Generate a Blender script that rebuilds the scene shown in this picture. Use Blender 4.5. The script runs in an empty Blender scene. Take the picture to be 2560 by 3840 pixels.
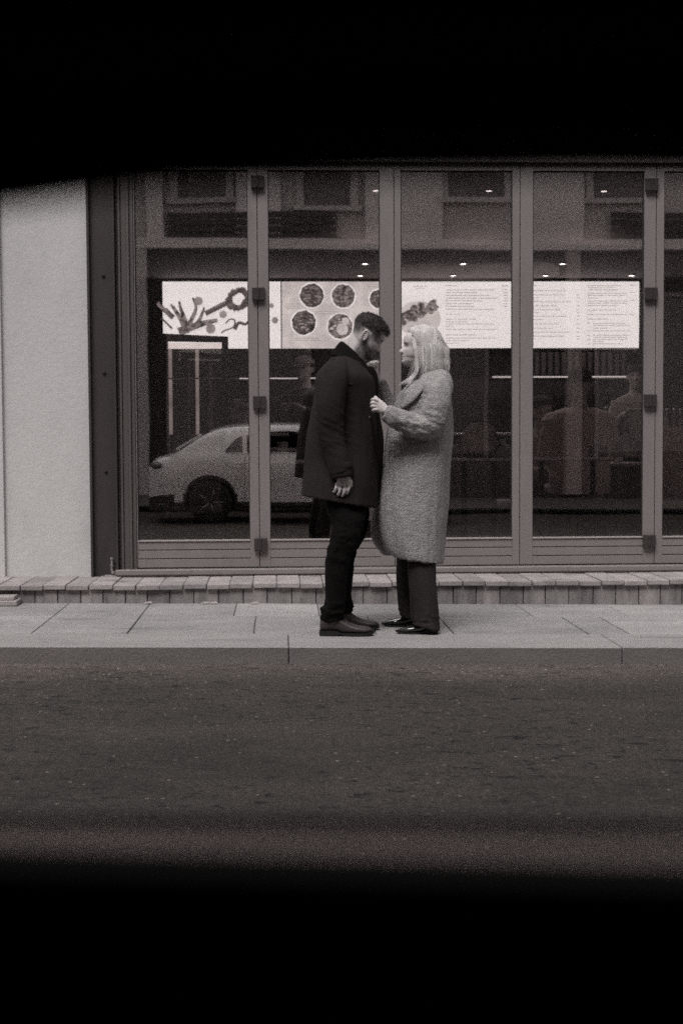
import bpy, bmesh, math, random
from mathutils import Vector, Matrix, noise
C = bpy.context.scene.collection
random.seed(7)
R = math.radians
# ------------------------------------------------------------------ camera, sky, sun, exposure
FPX = 5345.0                      # focal length in pixels of the 2560 x 3840 photograph
PITCH, YAW, ROLL = R(3.0), R(2.5), 0.0050
CAMZ = 1.21
_d = Vector((math.sin(YAW)*math.cos(PITCH), math.cos(YAW)*math.cos(PITCH), -math.sin(PITCH)))
_r0 = Vector((math.cos(YAW), -math.sin(YAW), 0)); _u0 = _r0.cross(_d)
_r = _r0*math.cos(ROLL) - _u0*math.sin(ROLL); _u = _r.cross(_d)
cam_d = bpy.data.cameras.new('camera'); cam = bpy.data.objects.new('camera', cam_d); C.objects.link(cam)
cam.matrix_world = Matrix(((_r.x, _u.x, -_d.x, 0), (_r.y, _u.y, -_d.y, 0), (_r.z, _u.z, -_d.z, CAMZ), (0, 0, 0, 1)))
cam_d.sensor_fit = 'VERTICAL'; cam_d.sensor_height = 36; cam_d.sensor_width = 24; cam_d.lens = FPX/3840*36
cam_d.clip_start = 0.02; cam_d.clip_end = 600
cam_d.dof.use_dof = True; cam_d.dof.focus_distance = 8.1; cam_d.dof.aperture_fstop = 5.6
bpy.context.scene.camera = cam
W = bpy.data.worlds.new('World'); bpy.context.scene.world = W; W.use_nodes = True
wn = W.node_tree; wn.nodes.clear()
sky = wn.nodes.new('ShaderNodeTexSky'); sky.sky_type = 'NISHITA'; sky.sun_disc = False
SUN_EL, SUN_AZ = R(58), R(200)
sky.sun_elevation = SUN_EL; sky.sun_rotation = SUN_AZ; sky.dust_density = 5
bw = wn.nodes.new('ShaderNodeRGBToBW'); bg = wn.nodes.new('ShaderNodeBackground'); wo = wn.nodes.new('ShaderNodeOutputWorld')
wn.links.new(sky.outputs[0], bw.inputs[0]); wn.links.new(bw.outputs[0], bg.inputs[0]); wn.links.new(bg.outputs[0], wo.inputs[0])
bg.inputs[1].default_value = 0.12
sl = bpy.data.lights.new('sun', 'SUN'); sl.energy = 1.2; sl.angle = R(20); sl.color = (1, .985, .965)
so = bpy.data.objects.new('sun', sl); C.objects.link(so)
sd = Vector((math.sin(SUN_AZ)*math.cos(SUN_EL), math.cos(SUN_AZ)*math.cos(SUN_EL), math.sin(SUN_EL)))
so.rotation_euler = sd.to_track_quat('Z', 'Y').to_euler()
vs = bpy.context.scene.view_settings
vs.view_transform = 'Standard'; vs.look = 'None'; vs.gamma = 1; vs.use_curve_mapping = False
vs.exposure = 0.5
bpy.context.scene.cycles.use_denoising = False; bpy.context.scene.cycles.pixel_filter_type = 'BLACKMAN_HARRIS'; bpy.context.scene.cycles.filter_width = 1.6; bpy.context.scene.cycles.use_adaptive_sampling = False; bpy.context.scene.cycles.sample_clamp_indirect = 1.5; bpy.context.scene.cycles.max_bounces = 8; bpy.context.scene.cycles.transparent_max_bounces = 16

def P(px, py, Y):                 # where the sight line of a photo pixel meets the upright plane y = Y
    v = _d*FPX + _r*(px-1280) + _u*(1920-py)
    t = Y/v.y
    return Vector((v.x*t, Y, CAMZ+v.z*t))
def PX(px, Y, py=1640): return P(px, py, Y).x
def PZ(py, Y, px=1040): return P(px, py, Y).z
def RX(px, Y): return PX(px, 2*FY-Y)            # things seen mirrored in the shop glass
def RZ(py, Y): return PZ(py, 2*FY-Y)
FY = 10.2                         # plane of the shopfront
def gz(x): return -0.0127*max(-12, min(12, x))  # the street falls gently to the right

# ------------------------------------------------------------------ helpers
def tag(o, label=None, cat=None, group=None, kind=None):
    if label: o['label'] = label
    if cat: o['category'] = cat
    if group: o['group'] = group
    if kind: o['kind'] = kind
    return o
def empty(name, loc, label, cat, group=None):
    o = bpy.data.objects.new(name, None); C.objects.link(o); o.location = loc; o.empty_display_size = .1
    return tag(o, label, cat, group)
def link(name, me, m, parent=None, smooth=False):
    me.materials.clear()
    for k in (m if isinstance(m, (list, tuple)) else [m]): me.materials.append(k)
    if smooth: me.polygons.foreach_set('use_smooth', [True]*len(me.polygons))
    o = bpy.data.objects.new(name, me); C.objects.link(o)
    if parent:
        o.parent = parent
        mw = Matrix.Translation(parent.location) if parent.type == 'EMPTY' else Matrix.Identity(4)
        if parent.type != 'EMPTY':
            q = parent; off = Vector()
            while q: off += q.location if q.type == 'EMPTY' else Vector(); q = q.parent
            # a mesh parent's data already lives in its own root's space
            mw = Matrix.Translation(off)
        me.transform(mw.inverted())
    return o
def obj(name, bm, m, parent=None, smooth=False, bevel=0):
    bmesh.ops.recalc_face_normals(bm, faces=bm.faces[:])
    me = bpy.data.meshes.new(name); bm.to_mesh(me); bm.free()
    o = link(name, me, m, parent, smooth)
    if bevel:
        b = o.modifiers.new('b', 'BEVEL'); b.width = bevel; b.segments = 2; b.limit_method = 'ANGLE'; b.angle_limit = R(40)
    return o
def NB(): return bmesh.new()
def box(bm, x0, x1, y0, y1, z0, z1, rot=0):
    m = Matrix.Translation(((x0+x1)/2, (y0+y1)/2, (z0+z1)/2)) @ Matrix.Rotation(rot, 4, 'Z') @ Matrix.Diagonal((abs(x1-x0), abs(y1-y0), abs(z1-z0), 1))
    return bmesh.ops.create_cube(bm, size=1, matrix=m)['verts']
def boxo(name, m, parent, x0, x1, y0, y1, z0, z1, bevel=0):
    bm = NB(); box(bm, x0, x1, y0, y1, z0, z1); return obj(name, bm, m, parent, bevel=bevel)
def rings(bm, rs, cap=True):      # rs: rings of equal point counts -> closed skin
    vs_ = [[bm.verts.new(p) for p in r] for r in rs]
    n = len(rs[0])
    for a, b in zip(vs_, vs_[1:]):
        for i in range(n): bm.faces.new((a[i], a[(i+1) % n], b[(i+1) % n], b[i]))
    if cap:
        bm.faces.new(vs_[0][::-1]); bm.faces.new(vs_[-1])
    return vs_
def catmull(pts, sub):
    out = []
    n = len(pts)
    for i in range(n-1):
        p0, p1, p2, p3 = pts[max(i-1, 0)], pts[i], pts[i+1], pts[min(i+2, n-1)]
        for k in range(sub):
            t = k/sub
            out.append([.5*(2*b+(c-a)*t+(2*a-5*b+4*c-d)*t*t+(3*b-a-3*c+d)*t**3) for a, b, c, d in zip(p0, p1, p2, p3)])
    out.append(list(pts[-1])); return out
def tube(bm, pts, rad, n=10, cap=True, flat=None):
    if not isinstance(rad, (list, tuple)): rad = [rad]*len(pts)
    pts = [Vector(p) for p in pts]; rs = []
    up = None
    for i, p in enumerate(pts):
        t = (pts[min(i+1, len(pts)-1)]-pts[max(i-1, 0)]).normalized()
        if up is None: up = Vector((0, 0, 1)) if abs(t.z) < .9 else Vector((0, 1, 0))
        s = t.cross(up).normalized(); up = s.cross(t).normalized()
        r = rad[i]; rx, ry = (r if isinstance(r, (list, tuple)) else (r, r))
        rs.append([p + s*rx*math.cos(a)+up*ry*math.sin(a) for a in [2*math.pi*k/n for k in range(n)]])
    return rings(bm, rs, cap)
def stube(bm, pts, rad, n=12, sub=4, cap=True):   # smooth tube
    q = catmull([list(p)+[r] for p, r in zip(pts, rad)], sub)
    # rounded ends
    return tube(bm, [a[:3] for a in q], [a[3] for a in q], n, cap)
def ball(bm, c, r, seg=16):
    rx, ry, rz = r if isinstance(r, (list, tuple)) else (r, r, r)
    return bmesh.ops.create_uvsphere(bm, u_segments=seg, v_segments=seg//2+1, radius=1, matrix=Matrix.Translation(c) @ Matrix.Diagonal((rx, ry, rz, 1)))['verts']
def disc(bm, c, r, depth, axis='Y', n=24, r2=None):
    rot = {'Y': Matrix.Rotation(R(90), 4, 'X'), 'Z': Matrix.Identity(4), 'X': Matrix.Rotation(R(90), 4, 'Y')}[axis]
    return bmesh.ops.create_cone(bm, cap_ends=True, segments=n, radius1=r, radius2=r if r2 is None else r2, depth=depth, matrix=Matrix.Translation(c) @ rot)['verts']
def lathe(bm, c, prof, n=24):
    return rings(bm, [[(c[0]+r*math.cos(a), c[1]+r*math.sin(a), c[2]+z) for a in [2*math.pi*k/n for k in range(n)]] for r, z in prof])
def slices(bm, sl_, n=40, sub=4, e=2.3, cap=True, fold=None):
    """sl_: (ax, ay, bx, by, halfwidth, Y) - a ring whose profile runs from photo point a to b, halfwidth deep, centred on plane Y"""
    q = catmull([list(s) for s in sl_], sub); rs = []
    m = len(q)
    for j, (ax, ay, bx, by, hw, Y) in enumerate(q):
        A, B = P(ax, ay, Y), P(bx, by, Y); mid = (A+B)/2; h = (B-A)/2; ring = []
        for k in range(n):
            a = 2*math.pi*k/n; ca, sa = math.cos(a), math.sin(a)
            c2 = math.copysign(abs(ca)**(2/e), ca); s2 = math.copysign(abs(sa)**(2/e), sa)
            f = fold(a, j/(m-1)) if fold else 0
            ring.append(mid + h*c2*(1+f) + Vector((0, 1, 0))*s2*hw*(1+f))
        rs.append(ring)
    return rings(bm, rs, cap)
def remeshed(name, bm, voxel, smooth_it=3, fac=.5):
    """one continuous skin from overlapping closed shapes"""
    bmesh.ops.recalc_face_normals(bm, faces=bm.faces[:])
    me = bpy.data.meshes.new(name+'_tmp'); bm.to_mesh(me); bm.free()
    o = bpy.data.objects.new(name+'_tmp', me); C.objects.link(o)
    r = o.modifiers.new('r', 'REMESH'); r.mode = 'VOXEL'; r.voxel_size = voxel; r.adaptivity = 0
    if smooth_it:
        s = o.modifiers.new('s', 'SMOOTH'); s.iterations = smooth_it; s.factor = fac
    dg = bpy.context.evaluated_depsgraph_get()
    out = bpy.data.meshes.new_from_object(o.evaluated_get(dg)); out.name = name
    bpy.data.objects.remove(o); bpy.data.meshes.remove(me)
    return out
def displace(me, fn):
    me.update(); ns = [v.normal.copy() for v in me.vertices]
    for v, n_ in zip(me.vertices, ns): v.co = v.co + n_*fn(v.co, n_)
    me.update()
def fbm(p, s, seed=0):
    return noise.fractal(Vector((p[0]*s[0]+seed, p[1]*s[1]+seed*.7, p[2]*s[2]-seed)), .9, 2, 3)

def S(a, b, t): t = max(0, min(1, (t-a)/(b-a))); return t*t*(3-2*t)
def g(v, t=1.0):                  # the photograph is toned: warm greys
    return (v*(1+.10*t), v*(1-.035*t), v*(1-.065*t), 1)
def mat(name, v, rough=.7, var=0, vscale=(3, 3, 3), bump=0, bscale=(40, 40, 40), spec=.4, metal=0, tone=1.0, fine=0, fscale=(120, 120, 120), coat=0, bdist=.01, coord='Object', vcol=False, v2=None, detail=5):
    m = bpy.data.materials.new(name); m.use_nodes = True; t = m.node_tree; L = t.links; b = t.nodes['Principled BSDF']
    b.inputs['Base Color'].default_value = g(v, tone); b.inputs['Roughness'].default_value = rough
    b.inputs['Specular IOR Level'].default_value = spec; b.inputs['Metallic'].default_value = metal
    b.inputs['Coat Weight'].default_value = coat
    tc = t.nodes.new('ShaderNodeTexCoord')
    def nz(scale, det=detail):
        mp = t.nodes.new('ShaderNodeMapping'); mp.inputs['Scale'].default_value = scale
        n = t.nodes.new('ShaderNodeTexNoise'); n.inputs['Scale'].default_value = 1; n.inputs['Detail'].default_value = det; n.inputs['Roughness'].default_value = .6
        L.new(tc.outputs[coord], mp.inputs[0]); L.new(mp.outputs[0], n.inputs[0]); return n.outputs[0]
    col = None
    def rng(src, lo, hi, a=.3, z=.7):
        r = t.nodes.new('ShaderNodeMapRange'); r.inputs[1].default_value = a; r.inputs[2].default_value = z
        r.inputs[3].default_value = lo; r.inputs[4].default_value = hi; L.new(src, r.inputs[0]); return r.outputs[0]
    def mul(a, b_):
        n = t.nodes.new('ShaderNodeMath'); n.operation = 'MULTIPLY'
        L.new(a, n.inputs[0]); L.new(b_, n.inputs[1]); return n.outputs[0]
    f = None
    if var: f = rng(nz(vscale), 1-var, 1+var)
    if fine:
        f2 = rng(nz(fscale, 3), 1-fine, 1+fine); f = mul(f, f2) if f else f2
    if vcol:
        at = t.nodes.new('ShaderNodeAttribute'); at.attribute_name = 'Col'; f = mul(f, at.outputs['Fac']) if f else at.outputs['Fac']
    if f:
        vm = t.nodes.new('ShaderNodeVectorMath'); vm.operation = 'SCALE'; vm.inputs[0].default_value = g(v, tone)[:3]
        L.new(f, vm.inputs['Scale']); L.new(vm.outputs[0], b.inputs['Base Color'])
    if bump:
        bp = t.nodes.new('ShaderNodeBump'); bp.inputs['Strength'].default_value = bump; bp.inputs['Distance'].default_value = bdist
        L.new(nz(bscale), bp.inputs['Height']); L.new(bp.outputs[0], b.inputs['Normal'])
    return m
def emis(name, v, strength, var=0, vscale=(20, 20, 20), tone=.4):
    m = bpy.data.materials.new(name); m.use_nodes = True; t = m.node_tree; t.nodes.clear()
    e = t.nodes.new('ShaderNodeEmission'); o = t.nodes.new('ShaderNodeOutputMaterial')
    e.inputs[0].default_value = g(v, tone); e.inputs[1].default_value = strength
    m.cycles.emission_sampling = 'FRONT' if name == 'screen_white' else 'NONE'
    t.links.new(e.outputs[0], o.inputs[0])
    if var:
        tc = t.nodes.new('ShaderNodeTexCoord'); mp = t.nodes.new('ShaderNodeMapping'); mp.inputs['Scale'].default_value = vscale
        n = t.nodes.new('ShaderNodeTexNoise'); n.inputs['Scale'].default_value = 1; n.inputs['Detail'].default_value = 4
        r = t.nodes.new('ShaderNodeMapRange'); r.inputs[1].default_value = .35; r.inputs[2].default_value = .68
        r.inputs[3].default_value = max(0, 1-var); r.inputs[4].default_value = 1+var
        vm = t.nodes.new('ShaderNodeVectorMath'); vm.operation = 'SCALE'; vm.inputs[0].default_value = g(v, tone)[:3]
        t.links.new(tc.outputs['Object'], mp.inputs[0]); t.links.new(mp.outputs[0], n.inputs[0]); t.links.new(n.outputs[0], r.inputs[0])
        t.links.new(r.outputs[0], vm.inputs['Scale']); t.links.new(vm.outputs[0], e.inputs[0])
    return m
def glass(name, refl, tint=.9, rough=0.0, wav=0, film=0):
    m = bpy.data.materials.new(name); m.use_nodes = True; t = m.node_tree; t.nodes.clear()
    tr = t.nodes.new('ShaderNodeBsdfTransparent'); tr.inputs[0].default_value = g(tint, .3)
    gl = t.nodes.new('ShaderNodeBsdfGlossy'); gl.inputs['Roughness'].default_value = rough; gl.inputs[0].default_value = (1, .98, .97, 1)
    fr = t.nodes.new('ShaderNodeFresnel'); fr.inputs[0].default_value = 1.5
    ad = t.nodes.new('ShaderNodeMath'); ad.operation = 'ADD'; ad.inputs[1].default_value = refl; ad.use_clamp = True
    mx = t.nodes.new('ShaderNodeMixShader'); o = t.nodes.new('ShaderNodeOutputMaterial')
    t.links.new(fr.outputs[0], ad.inputs[0]); t.links.new(ad.outputs[0], mx.inputs[0])
    t.links.new(tr.outputs[0], mx.inputs[1]); t.links.new(gl.outputs[0], mx.inputs[2]); t.links.new(mx.outputs[0], o.inputs[0])
    if film:                       # a pale diffuse film mixed over the pane
        df = t.nodes.new('ShaderNodeBsdfDiffuse'); df.inputs[0].default_value = g(.29, .9); tl = t.nodes.new('ShaderNodeBsdfTranslucent'); tl.inputs[0].default_value = g(.29, .9)
        ads = t.nodes.new('ShaderNodeAddShader'); m2 = t.nodes.new('ShaderNodeMixShader'); m2.inputs[0].default_value = film
        t.links.new(df.outputs[0], ads.inputs[0]); t.links.new(tl.outputs[0], ads.inputs[1]); t.links.new(mx.outputs[0], m2.inputs[1]); t.links.new(ads.outputs[0], m2.inputs[2]); t.links.new(m2.outputs[0], o.inputs[0])
    if wav:
        tc = t.nodes.new('ShaderNodeTexCoord'); n = t.nodes.new('ShaderNodeTexNoise'); n.inputs['Scale'].default_value = 1.3; n.inputs['Detail'].default_value = 1
        bp = t.nodes.new('ShaderNodeBump'); bp.inputs['Strength'].default_value = wav; bp.inputs['Distance'].default_value = .01
        t.links.new(tc.outputs['Object'], n.inputs[0]); t.links.new(n.outputs[0], bp.inputs['Height']); t.links.new(bp.outputs[0], gl.inputs['Normal'])
    return m

M = dict(
 plaster=mat('white_plaster', .52, .9, var=.07, vscale=(1.2, 1.2, .7), bump=.3, bscale=(30, 30, 30), tone=.35, fine=.03),
 plaster2=mat('grey_plaster', .36, .9, var=.12, vscale=(.6, .6, .6), tone=.6),
 steel_dark=mat('dark_painted_steel', .04, .55, var=.12, vscale=(4, 4, 1.5), bump=.15, bscale=(25, 25, 8), tone=1.6),
 frame=mat('grey_painted_frame', .19, .5, var=.06, vscale=(6, 6, 1.2), bump=.06, bscale=(60, 60, 60), tone=1.0, fine=.03),
 frame_l=mat('frame_edge', .34, .4, tone=.8),
 groove=mat('dark_gasket', .02, .8),  # near-black for the gaskets and the core behind the rail grooves
 hinge=mat('dark_hinge', .05, .45, var=.15, vscale=(30, 30, 30), metal=.3, tone=1.5),
 stone=mat('pavement_stone', .265, .85, var=.16, vscale=(1.6, 2.6, 1), bump=.5, bscale=(50, 50, 50), tone=.45, fine=.14, fscale=(70, 110, 70)),
 kerb=mat('kerb_granite', .26, .8, var=.09, vscale=(1.3, 4, 4), bump=.35, bscale=(60, 60, 60), tone=.5, fine=.09, fscale=(90, 90, 90)),
 joint=mat('sand_joint', .12, .95, tone=1),
 brick=mat('grey_brick', .27, .85, var=.25, vscale=(4, 4, 4), bump=.4, bscale=(45, 45, 45), tone=.8, fine=.1, fscale=(80, 80, 80)),
 brick2=mat('stained_block', .2, .85, var=.35, vscale=(9, 9, 2.5), bump=.4, bscale=(45, 45, 30), tone=.8, fine=.1, fscale=(80, 80, 80)),
 mortar=mat('mortar', .11, .95, tone=1.2),
 rubber=mat('black_rubber', .012, .9),
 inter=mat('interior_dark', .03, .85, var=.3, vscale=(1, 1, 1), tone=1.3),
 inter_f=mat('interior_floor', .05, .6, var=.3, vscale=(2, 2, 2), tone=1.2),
 inter_c=mat('interior_ceiling', .22, .9, tone=1),
 wood=mat('dark_wood', .045, .5, var=.3, vscale=(2, 2, 20), tone=1.4),
 metal=mat('brushed_metal', .5, .3, metal=.8, tone=.4),
 chrome=mat('chrome', .8, .12, metal=1, tone=.2),
 white=mat('white_paper', .75, .6, tone=.3),
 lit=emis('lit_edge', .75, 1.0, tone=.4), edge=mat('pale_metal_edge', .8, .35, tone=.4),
 black=mat('black_plastic', .01, .5, spec=.3),
)
def stains(m, amount, s1, s2, lo=.56, hi=.72):
    t = m.node_tree; b = t.nodes['Principled BSDF']; L = t.links; src = b.inputs['Base Color'].links[0].from_socket
    tc = t.nodes.new('ShaderNodeTexCoord'); prev = src
    for sc_, am in ((s1, amount), (s2, amount*.8)):
        mp = t.nodes.new('ShaderNodeMapping'); mp.inputs['Scale'].default_value = sc_; mp.inputs['Location'].default_value = (sc_[0]*.37, 1.7, 3)
        n = t.nodes.new('ShaderNodeTexNoise'); n.inputs['Scale'].default_value = 1; n.inputs['Detail'].default_value = 6; n.inputs['Roughness'].default_value = .68
        r = t.nodes.new('ShaderNodeMapRange'); r.inputs[1].default_value = lo; r.inputs[2].default_value = hi; r.inputs[3].default_value = 1; r.inputs[4].default_value = 1-am
        v = t.nodes.new('ShaderNodeVectorMath'); v.operation = 'SCALE'
        L.new(tc.outputs['Object'], mp.inputs[0]); L.new(mp.outputs[0], n.inputs[0]); L.new(n.outputs[0], r.inputs[0]); L.new(prev, v.inputs[0]); L.new(r.outputs[0], v.inputs['Scale']); prev = v.outputs[0]
    L.new(prev, b.inputs['Base Color'])
def island(m, lo, hi):
    t = m.node_tree; b = t.nodes['Principled BSDF']; src = b.inputs['Base Color'].links[0].from_socket
    ge = t.nodes.new('ShaderNodeNewGeometry'); r = t.nodes.new('ShaderNodeMapRange'); r.inputs[3].default_value = lo; r.inputs[4].default_value = hi
    v = t.nodes.new('ShaderNodeVectorMath'); v.operation = 'SCALE'
    t.links.new(ge.outputs['Random Per Island'], r.inputs[0]); t.links.new(src, v.inputs[0]); t.links.new(r.outputs[0], v.inputs['Scale']); t.links.new(v.outputs[0], b.inputs['Base Color'])
island(M['stone'], .86, 1.12); island(M['brick'], .8, 1.15); island(M['brick2'], .7, 1.25); island(M['kerb'], .94, 1.05)
stains(M['stone'], .45, (1.2, 5, 1), (9, 22, 1)); stains(M['kerb'], .35, (1.5, 6, 3), (14, 30, 20)); stains(M['brick'], .45, (3, 5, 5), (20, 20, 20)); stains(M['brick2'], .5, (12, 12, 2), (25, 25, 10))
stains(M['plaster'], .10, (1.0, 1, .35), (5, 5, 2.5)); stains(M['frame'], .16, (2, 2, .6), (14, 14, 4)); stains(M['steel_dark'], .3, (3, 3, 1), (15, 15, 8))
M['glass'] = glass('shop_glass', .35, .96, rough=.014, wav=.08)

# ================================================================== STREET
STEP_Y = 9.58; KB = 8.10; KF = 7.58; PAV = .09; CAPZ = .232
xs = [-300, -120, -40, -12, -6, -3, 0, 3, 6, 12, 40, 120, 300]
def sheet(name, y0, y1, z, m, kind='structure', ys=None):
    bm = NB(); ys = ys or [y0, y1]
    gr = [[bm.verts.new((x, y, gz(x)+z)) for x in xs] for y in ys]
    for a, b in zip(gr, gr[1:]):
        for i in range(len(xs)-1): bm.faces.new((a[i], a[i+1], b[i+1], b[i]))
    return tag(obj(name, bm, m), kind=kind)
# asphalt with pale stones, dark cracks and a strip that turns paler towards the kerb
def asphalt():
    m = mat('asphalt', .05, .85, tone=1.0); t = m.node_tree; L = t.links; b = t.nodes['Principled BSDF']
    tc = t.nodes.new('ShaderNodeTexCoord')
    def noise_(scale, det=4, rough=.6):
        mp = t.nodes.new('ShaderNodeMapping'); mp.inputs['Scale'].default_value = scale
        n = t.nodes.new('ShaderNodeTexNoise'); n.inputs['Scale'].default_value = 1; n.inputs['Detail'].default_value = det; n.inputs['Roughness'].default_value = rough
        L.new(tc.outputs['Object'], mp.inputs[0]); L.new(mp.outputs[0], n.inputs[0]); return n.outputs[0]
    def mr(src, a, z, lo, hi):
        r = t.nodes.new('ShaderNodeMapRange'); r.inputs[1].default_value = a; r.inputs[2].default_value = z; r.inputs[3].default_value = lo; r.inputs[4].default_value = hi
        L.new(src, r.inputs[0]); return r.outputs[0]
    def ma(op, a, b_):
        n = t.nodes.new('ShaderNodeMath'); n.operation = op
        for i, q in enumerate((a, b_)):
            if isinstance(q, (int, float)): n.inputs[i].default_value = q
            else: L.new(q, n.inputs[i])
        return n.outputs[0]
    base = mr(noise_((.9, 1.6, 1), 6, .7), .34, .66, .72, 1.25)
    fine = mr(noise_((60, 45, 40), 5, .8), .33, .67, .35, 1.7)
    # stones
    vo = t.nodes.new('ShaderNodeTexVoronoi'); vo.inputs['Scale'].default_value = 38
    L.new(tc.outputs['Object'], vo.inputs[0])
    sep = t.nodes.new('ShaderNodeSeparateColor'); L.new(vo.outputs['Color'], sep.inputs[0])
    pick = mr(sep.outputs[0], .95, .97, 0, 1); near = mr(vo.outputs['Distance'], .16, .34, 1, 0)
    stones = ma('MULTIPLY', ma('MULTIPLY', pick, near), 4.5)
    dark = mr(noise_((9, 15, 8), 4, .75), .575, .63, 0, .9)
    crk = mr(noise_((26, 38, 8), 4, .75), .60, .68, 0, .6)
    zone = mr(noise_((.8, 1.0, 1), 2), .42, .55, .25, 1)
    sx = t.nodes.new('ShaderNodeSeparateXYZ'); L.new(tc.outputs['Object'], sx.inputs[0])
    yy = ma('ADD', sx.outputs[1], ma('MULTIPLY', noise_((.7, .7, 1), 3), .5))
    gut = mr(yy, 7.15, 7.8, 1.0, 2.2)
    f = ma('MULTIPLY', base, fine); f = ma('ADD', f, stones)
    f = ma('MULTIPLY', f, ma('SUBTRACT', 1, ma('MULTIPLY', dark, zone))); f = ma('MULTIPLY', f, ma('SUBTRACT', 1, crk)); f = ma('MULTIPLY', f, gut)
    vm = t.nodes.new('ShaderNodeVectorMath'); vm.operation = 'SCALE'; vm.inputs[0].default_value = (.0600, .0490, .0440)
    L.new(f, vm.inputs['Scale']); L.new(vm.outputs[0], b.inputs['Base Color'])
    bp = t.nodes.new('ShaderNodeBump'); bp.inputs['Strength'].default_value = .9; bp.inputs['Distance'].default_value = .006
    L.new(ma('ADD', fine, ma('MULTIPLY', dark, -1.5)), bp.inputs['Height']); L.new(bp.outputs[0], b.inputs['Normal'])
    return m
sheet('ground', -300, 300, -.12, M['joint'])
sheet('road', -2.6, KF+.02, 0, asphalt())
# pavement slabs on a sand bed
bm = NB()
def slab(bm, x0, x1, y0, y1, z, th, s0=0, s1=0, gap=.004):
    """a paving slab; s0/s1 skew its two cross joints"""
    x0 += gap; x1 -= gap; y0 += gap; y1 -= gap; dz = random.uniform(-.0015, .0015)
    top = [(x0, y0), (x1, y0), (x1+s1, y1), (x0+s0, y1)]
    b_ = .003
    cx, cy = sum(p[0] for p in top)/4, sum(p[1] for p in top)/4
    inn = [(p[0]+math.copysign(b_, cx-p[0]), p[1]+math.copysign(b_, cy-p[1])) for p in top]
    lo = [bm.verts.new((x, y, gz(x)+z-th)) for x, y in top]
    up = [bm.verts.new((x, y, gz(x)+z-b_+dz)) for x, y in top]
    tp = [bm.verts.new((x, y, gz(x)+z+dz)) for x, y in inn]
    for i in range(4):
        j = (i+1) % 4
        bm.faces.new((lo[i], lo[j], up[j], up[i])); bm.faces.new((up[i], up[j], tp[j], tp[i]))
    bm.faces.new(tp)
j1 = [-12, -9, -6.4, -4.6, -3.3, -2.45, -1.93, -1.41, -.87, -.15, .55, 1.0, 1.78, 2.02, 2.7, 3.4, 4.4, 6, 8, 12]
j2 = [-12, -8, -5.6, -4, -2.95, -1.93, -1.41, -.87, -.29, .25, .95, 1.60, 2.22, 2.95, 4, 5.5, 8, 12]
ymid = 8.93
for a, b in zip(j1, j1[1:]): slab(bm, a, b, KB, ymid, PAV, .05)
for a, b in zip(j2, j2[1:]): slab(bm, a, b, ymid, STEP_Y+.05, PAV, .05, gap=.003)
tag(obj('pavement', bm, M['stone']), kind='structure')
sheet('pavement_bed', KB-.02, STEP_Y+.1, PAV-.012, M['joint'])
bm = NB()
kj = [-12, -9.3, -7.1, -4.6, -2.2, PX(1077, KF), PX(2337, KF), 4.2, 6.6, 9, 12]
for a, b in zip(kj, kj[1:]): slab(bm, a, b, KF, KB, PAV+.001, .22, gap=.0025)
o = tag(obj('kerb', bm, [M['kerb'], mat('kerb_shaded_face', .15, .85, var=.12, vscale=(3, 3, 12), bump=.35, bscale=(60, 60, 60), tone=1.0, fine=.1, fscale=(90, 90, 90))]), kind='structure')
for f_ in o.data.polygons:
    if f_.normal.y < -.9: f_.material_index = 1  # front faces get a darker stone colour that paints in their shade
m_ = o.modifiers.new('b', 'BEVEL'); m_.width = .006; m_.segments = 2; m_.limit_method = 'ANGLE'; m_.angle_limit = R(50)
# far side of the street (seen only mirrored in the glass)
sheet('opposite_pavement', -7.2, -2.58, .10, mat('opposite_paving', .10, .9, var=.3, vscale=(2, 2, 2)))

# ------------------------------------------------------------------ brick step in front of the cafe
st = empty('brick_step', (0, STEP_Y+.3, PAV), 'low step of grey bricks along the foot of the cafe front', 'step')
bm = NB(); x = -5.0
while x < 7:
    w = .156+random.uniform(-.006, .006)
    lift = random.uniform(-.003, .003)+.003*math.sin(x*2.1)
    vsx = box(bm, x+.003, x+w-.003, STEP_Y-.012+random.uniform(-.005, .005), FY+.02, CAPZ-.034+lift, CAPZ+lift, rot=random.uniform(-.008, .008))
    for v in vsx: v.co.z += .002*math.sin(v.co.x*40)
    x += w
obj('brick_cap', bm, M['brick'], st, bevel=.005)
bm = NB(); x = -5.03
while x < 7:
    w = .156+random.uniform(-.012, .012)
    box(bm, x+.003, x+w-.003, STEP_Y+.012+random.uniform(-.004, .004), STEP_Y+.12, -.1, CAPZ-.036, rot=random.uniform(-.006, .006)); x += w
obj('riser', bm, M['brick2'], st, bevel=.004)
bm = NB(); box(bm, -5, 7, STEP_Y+.03, FY+.3, -.12, CAPZ-.008); obj('bedding', bm, M['mortar'], st)
# litter: small leaves by the step
for i, (px, py) in enumerate([(555, 2249), (770, 2249), (800, 2247), (955, 2252)]):
    p = P(px, py, STEP_Y-.03); bm = NB()
    vv = [bm.verts.new(Vector((p.x, STEP_Y-.04, gz(p.x)+PAV+.004))+Vector(q)) for q in [(-.035, 0, 0), (-.01, -.012, .006), (.03, -.004, .003), (.02, .014, .012), (-.012, .012, .01)]]
    bm.faces.new(vv); r_ = bmesh.ops.extrude_face_region(bm, geom=bm.faces[:]); bmesh.ops.translate(bm, verts=[v for v in r_['geom'] if isinstance(v, bmesh.types.BMVert)], vec=(0, 0, .002))
    tag(obj('fallen_leaf', bm, mat('dry_leaf', .30, .9) if 'dry_leaf' not in bpy.data.materials else bpy.data.materials['dry_leaf']), 'pale dry leaf scrap lying on the pavement at the foot of the brick step', 'leaf', 'leaf scraps along the foot of the step')
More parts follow.
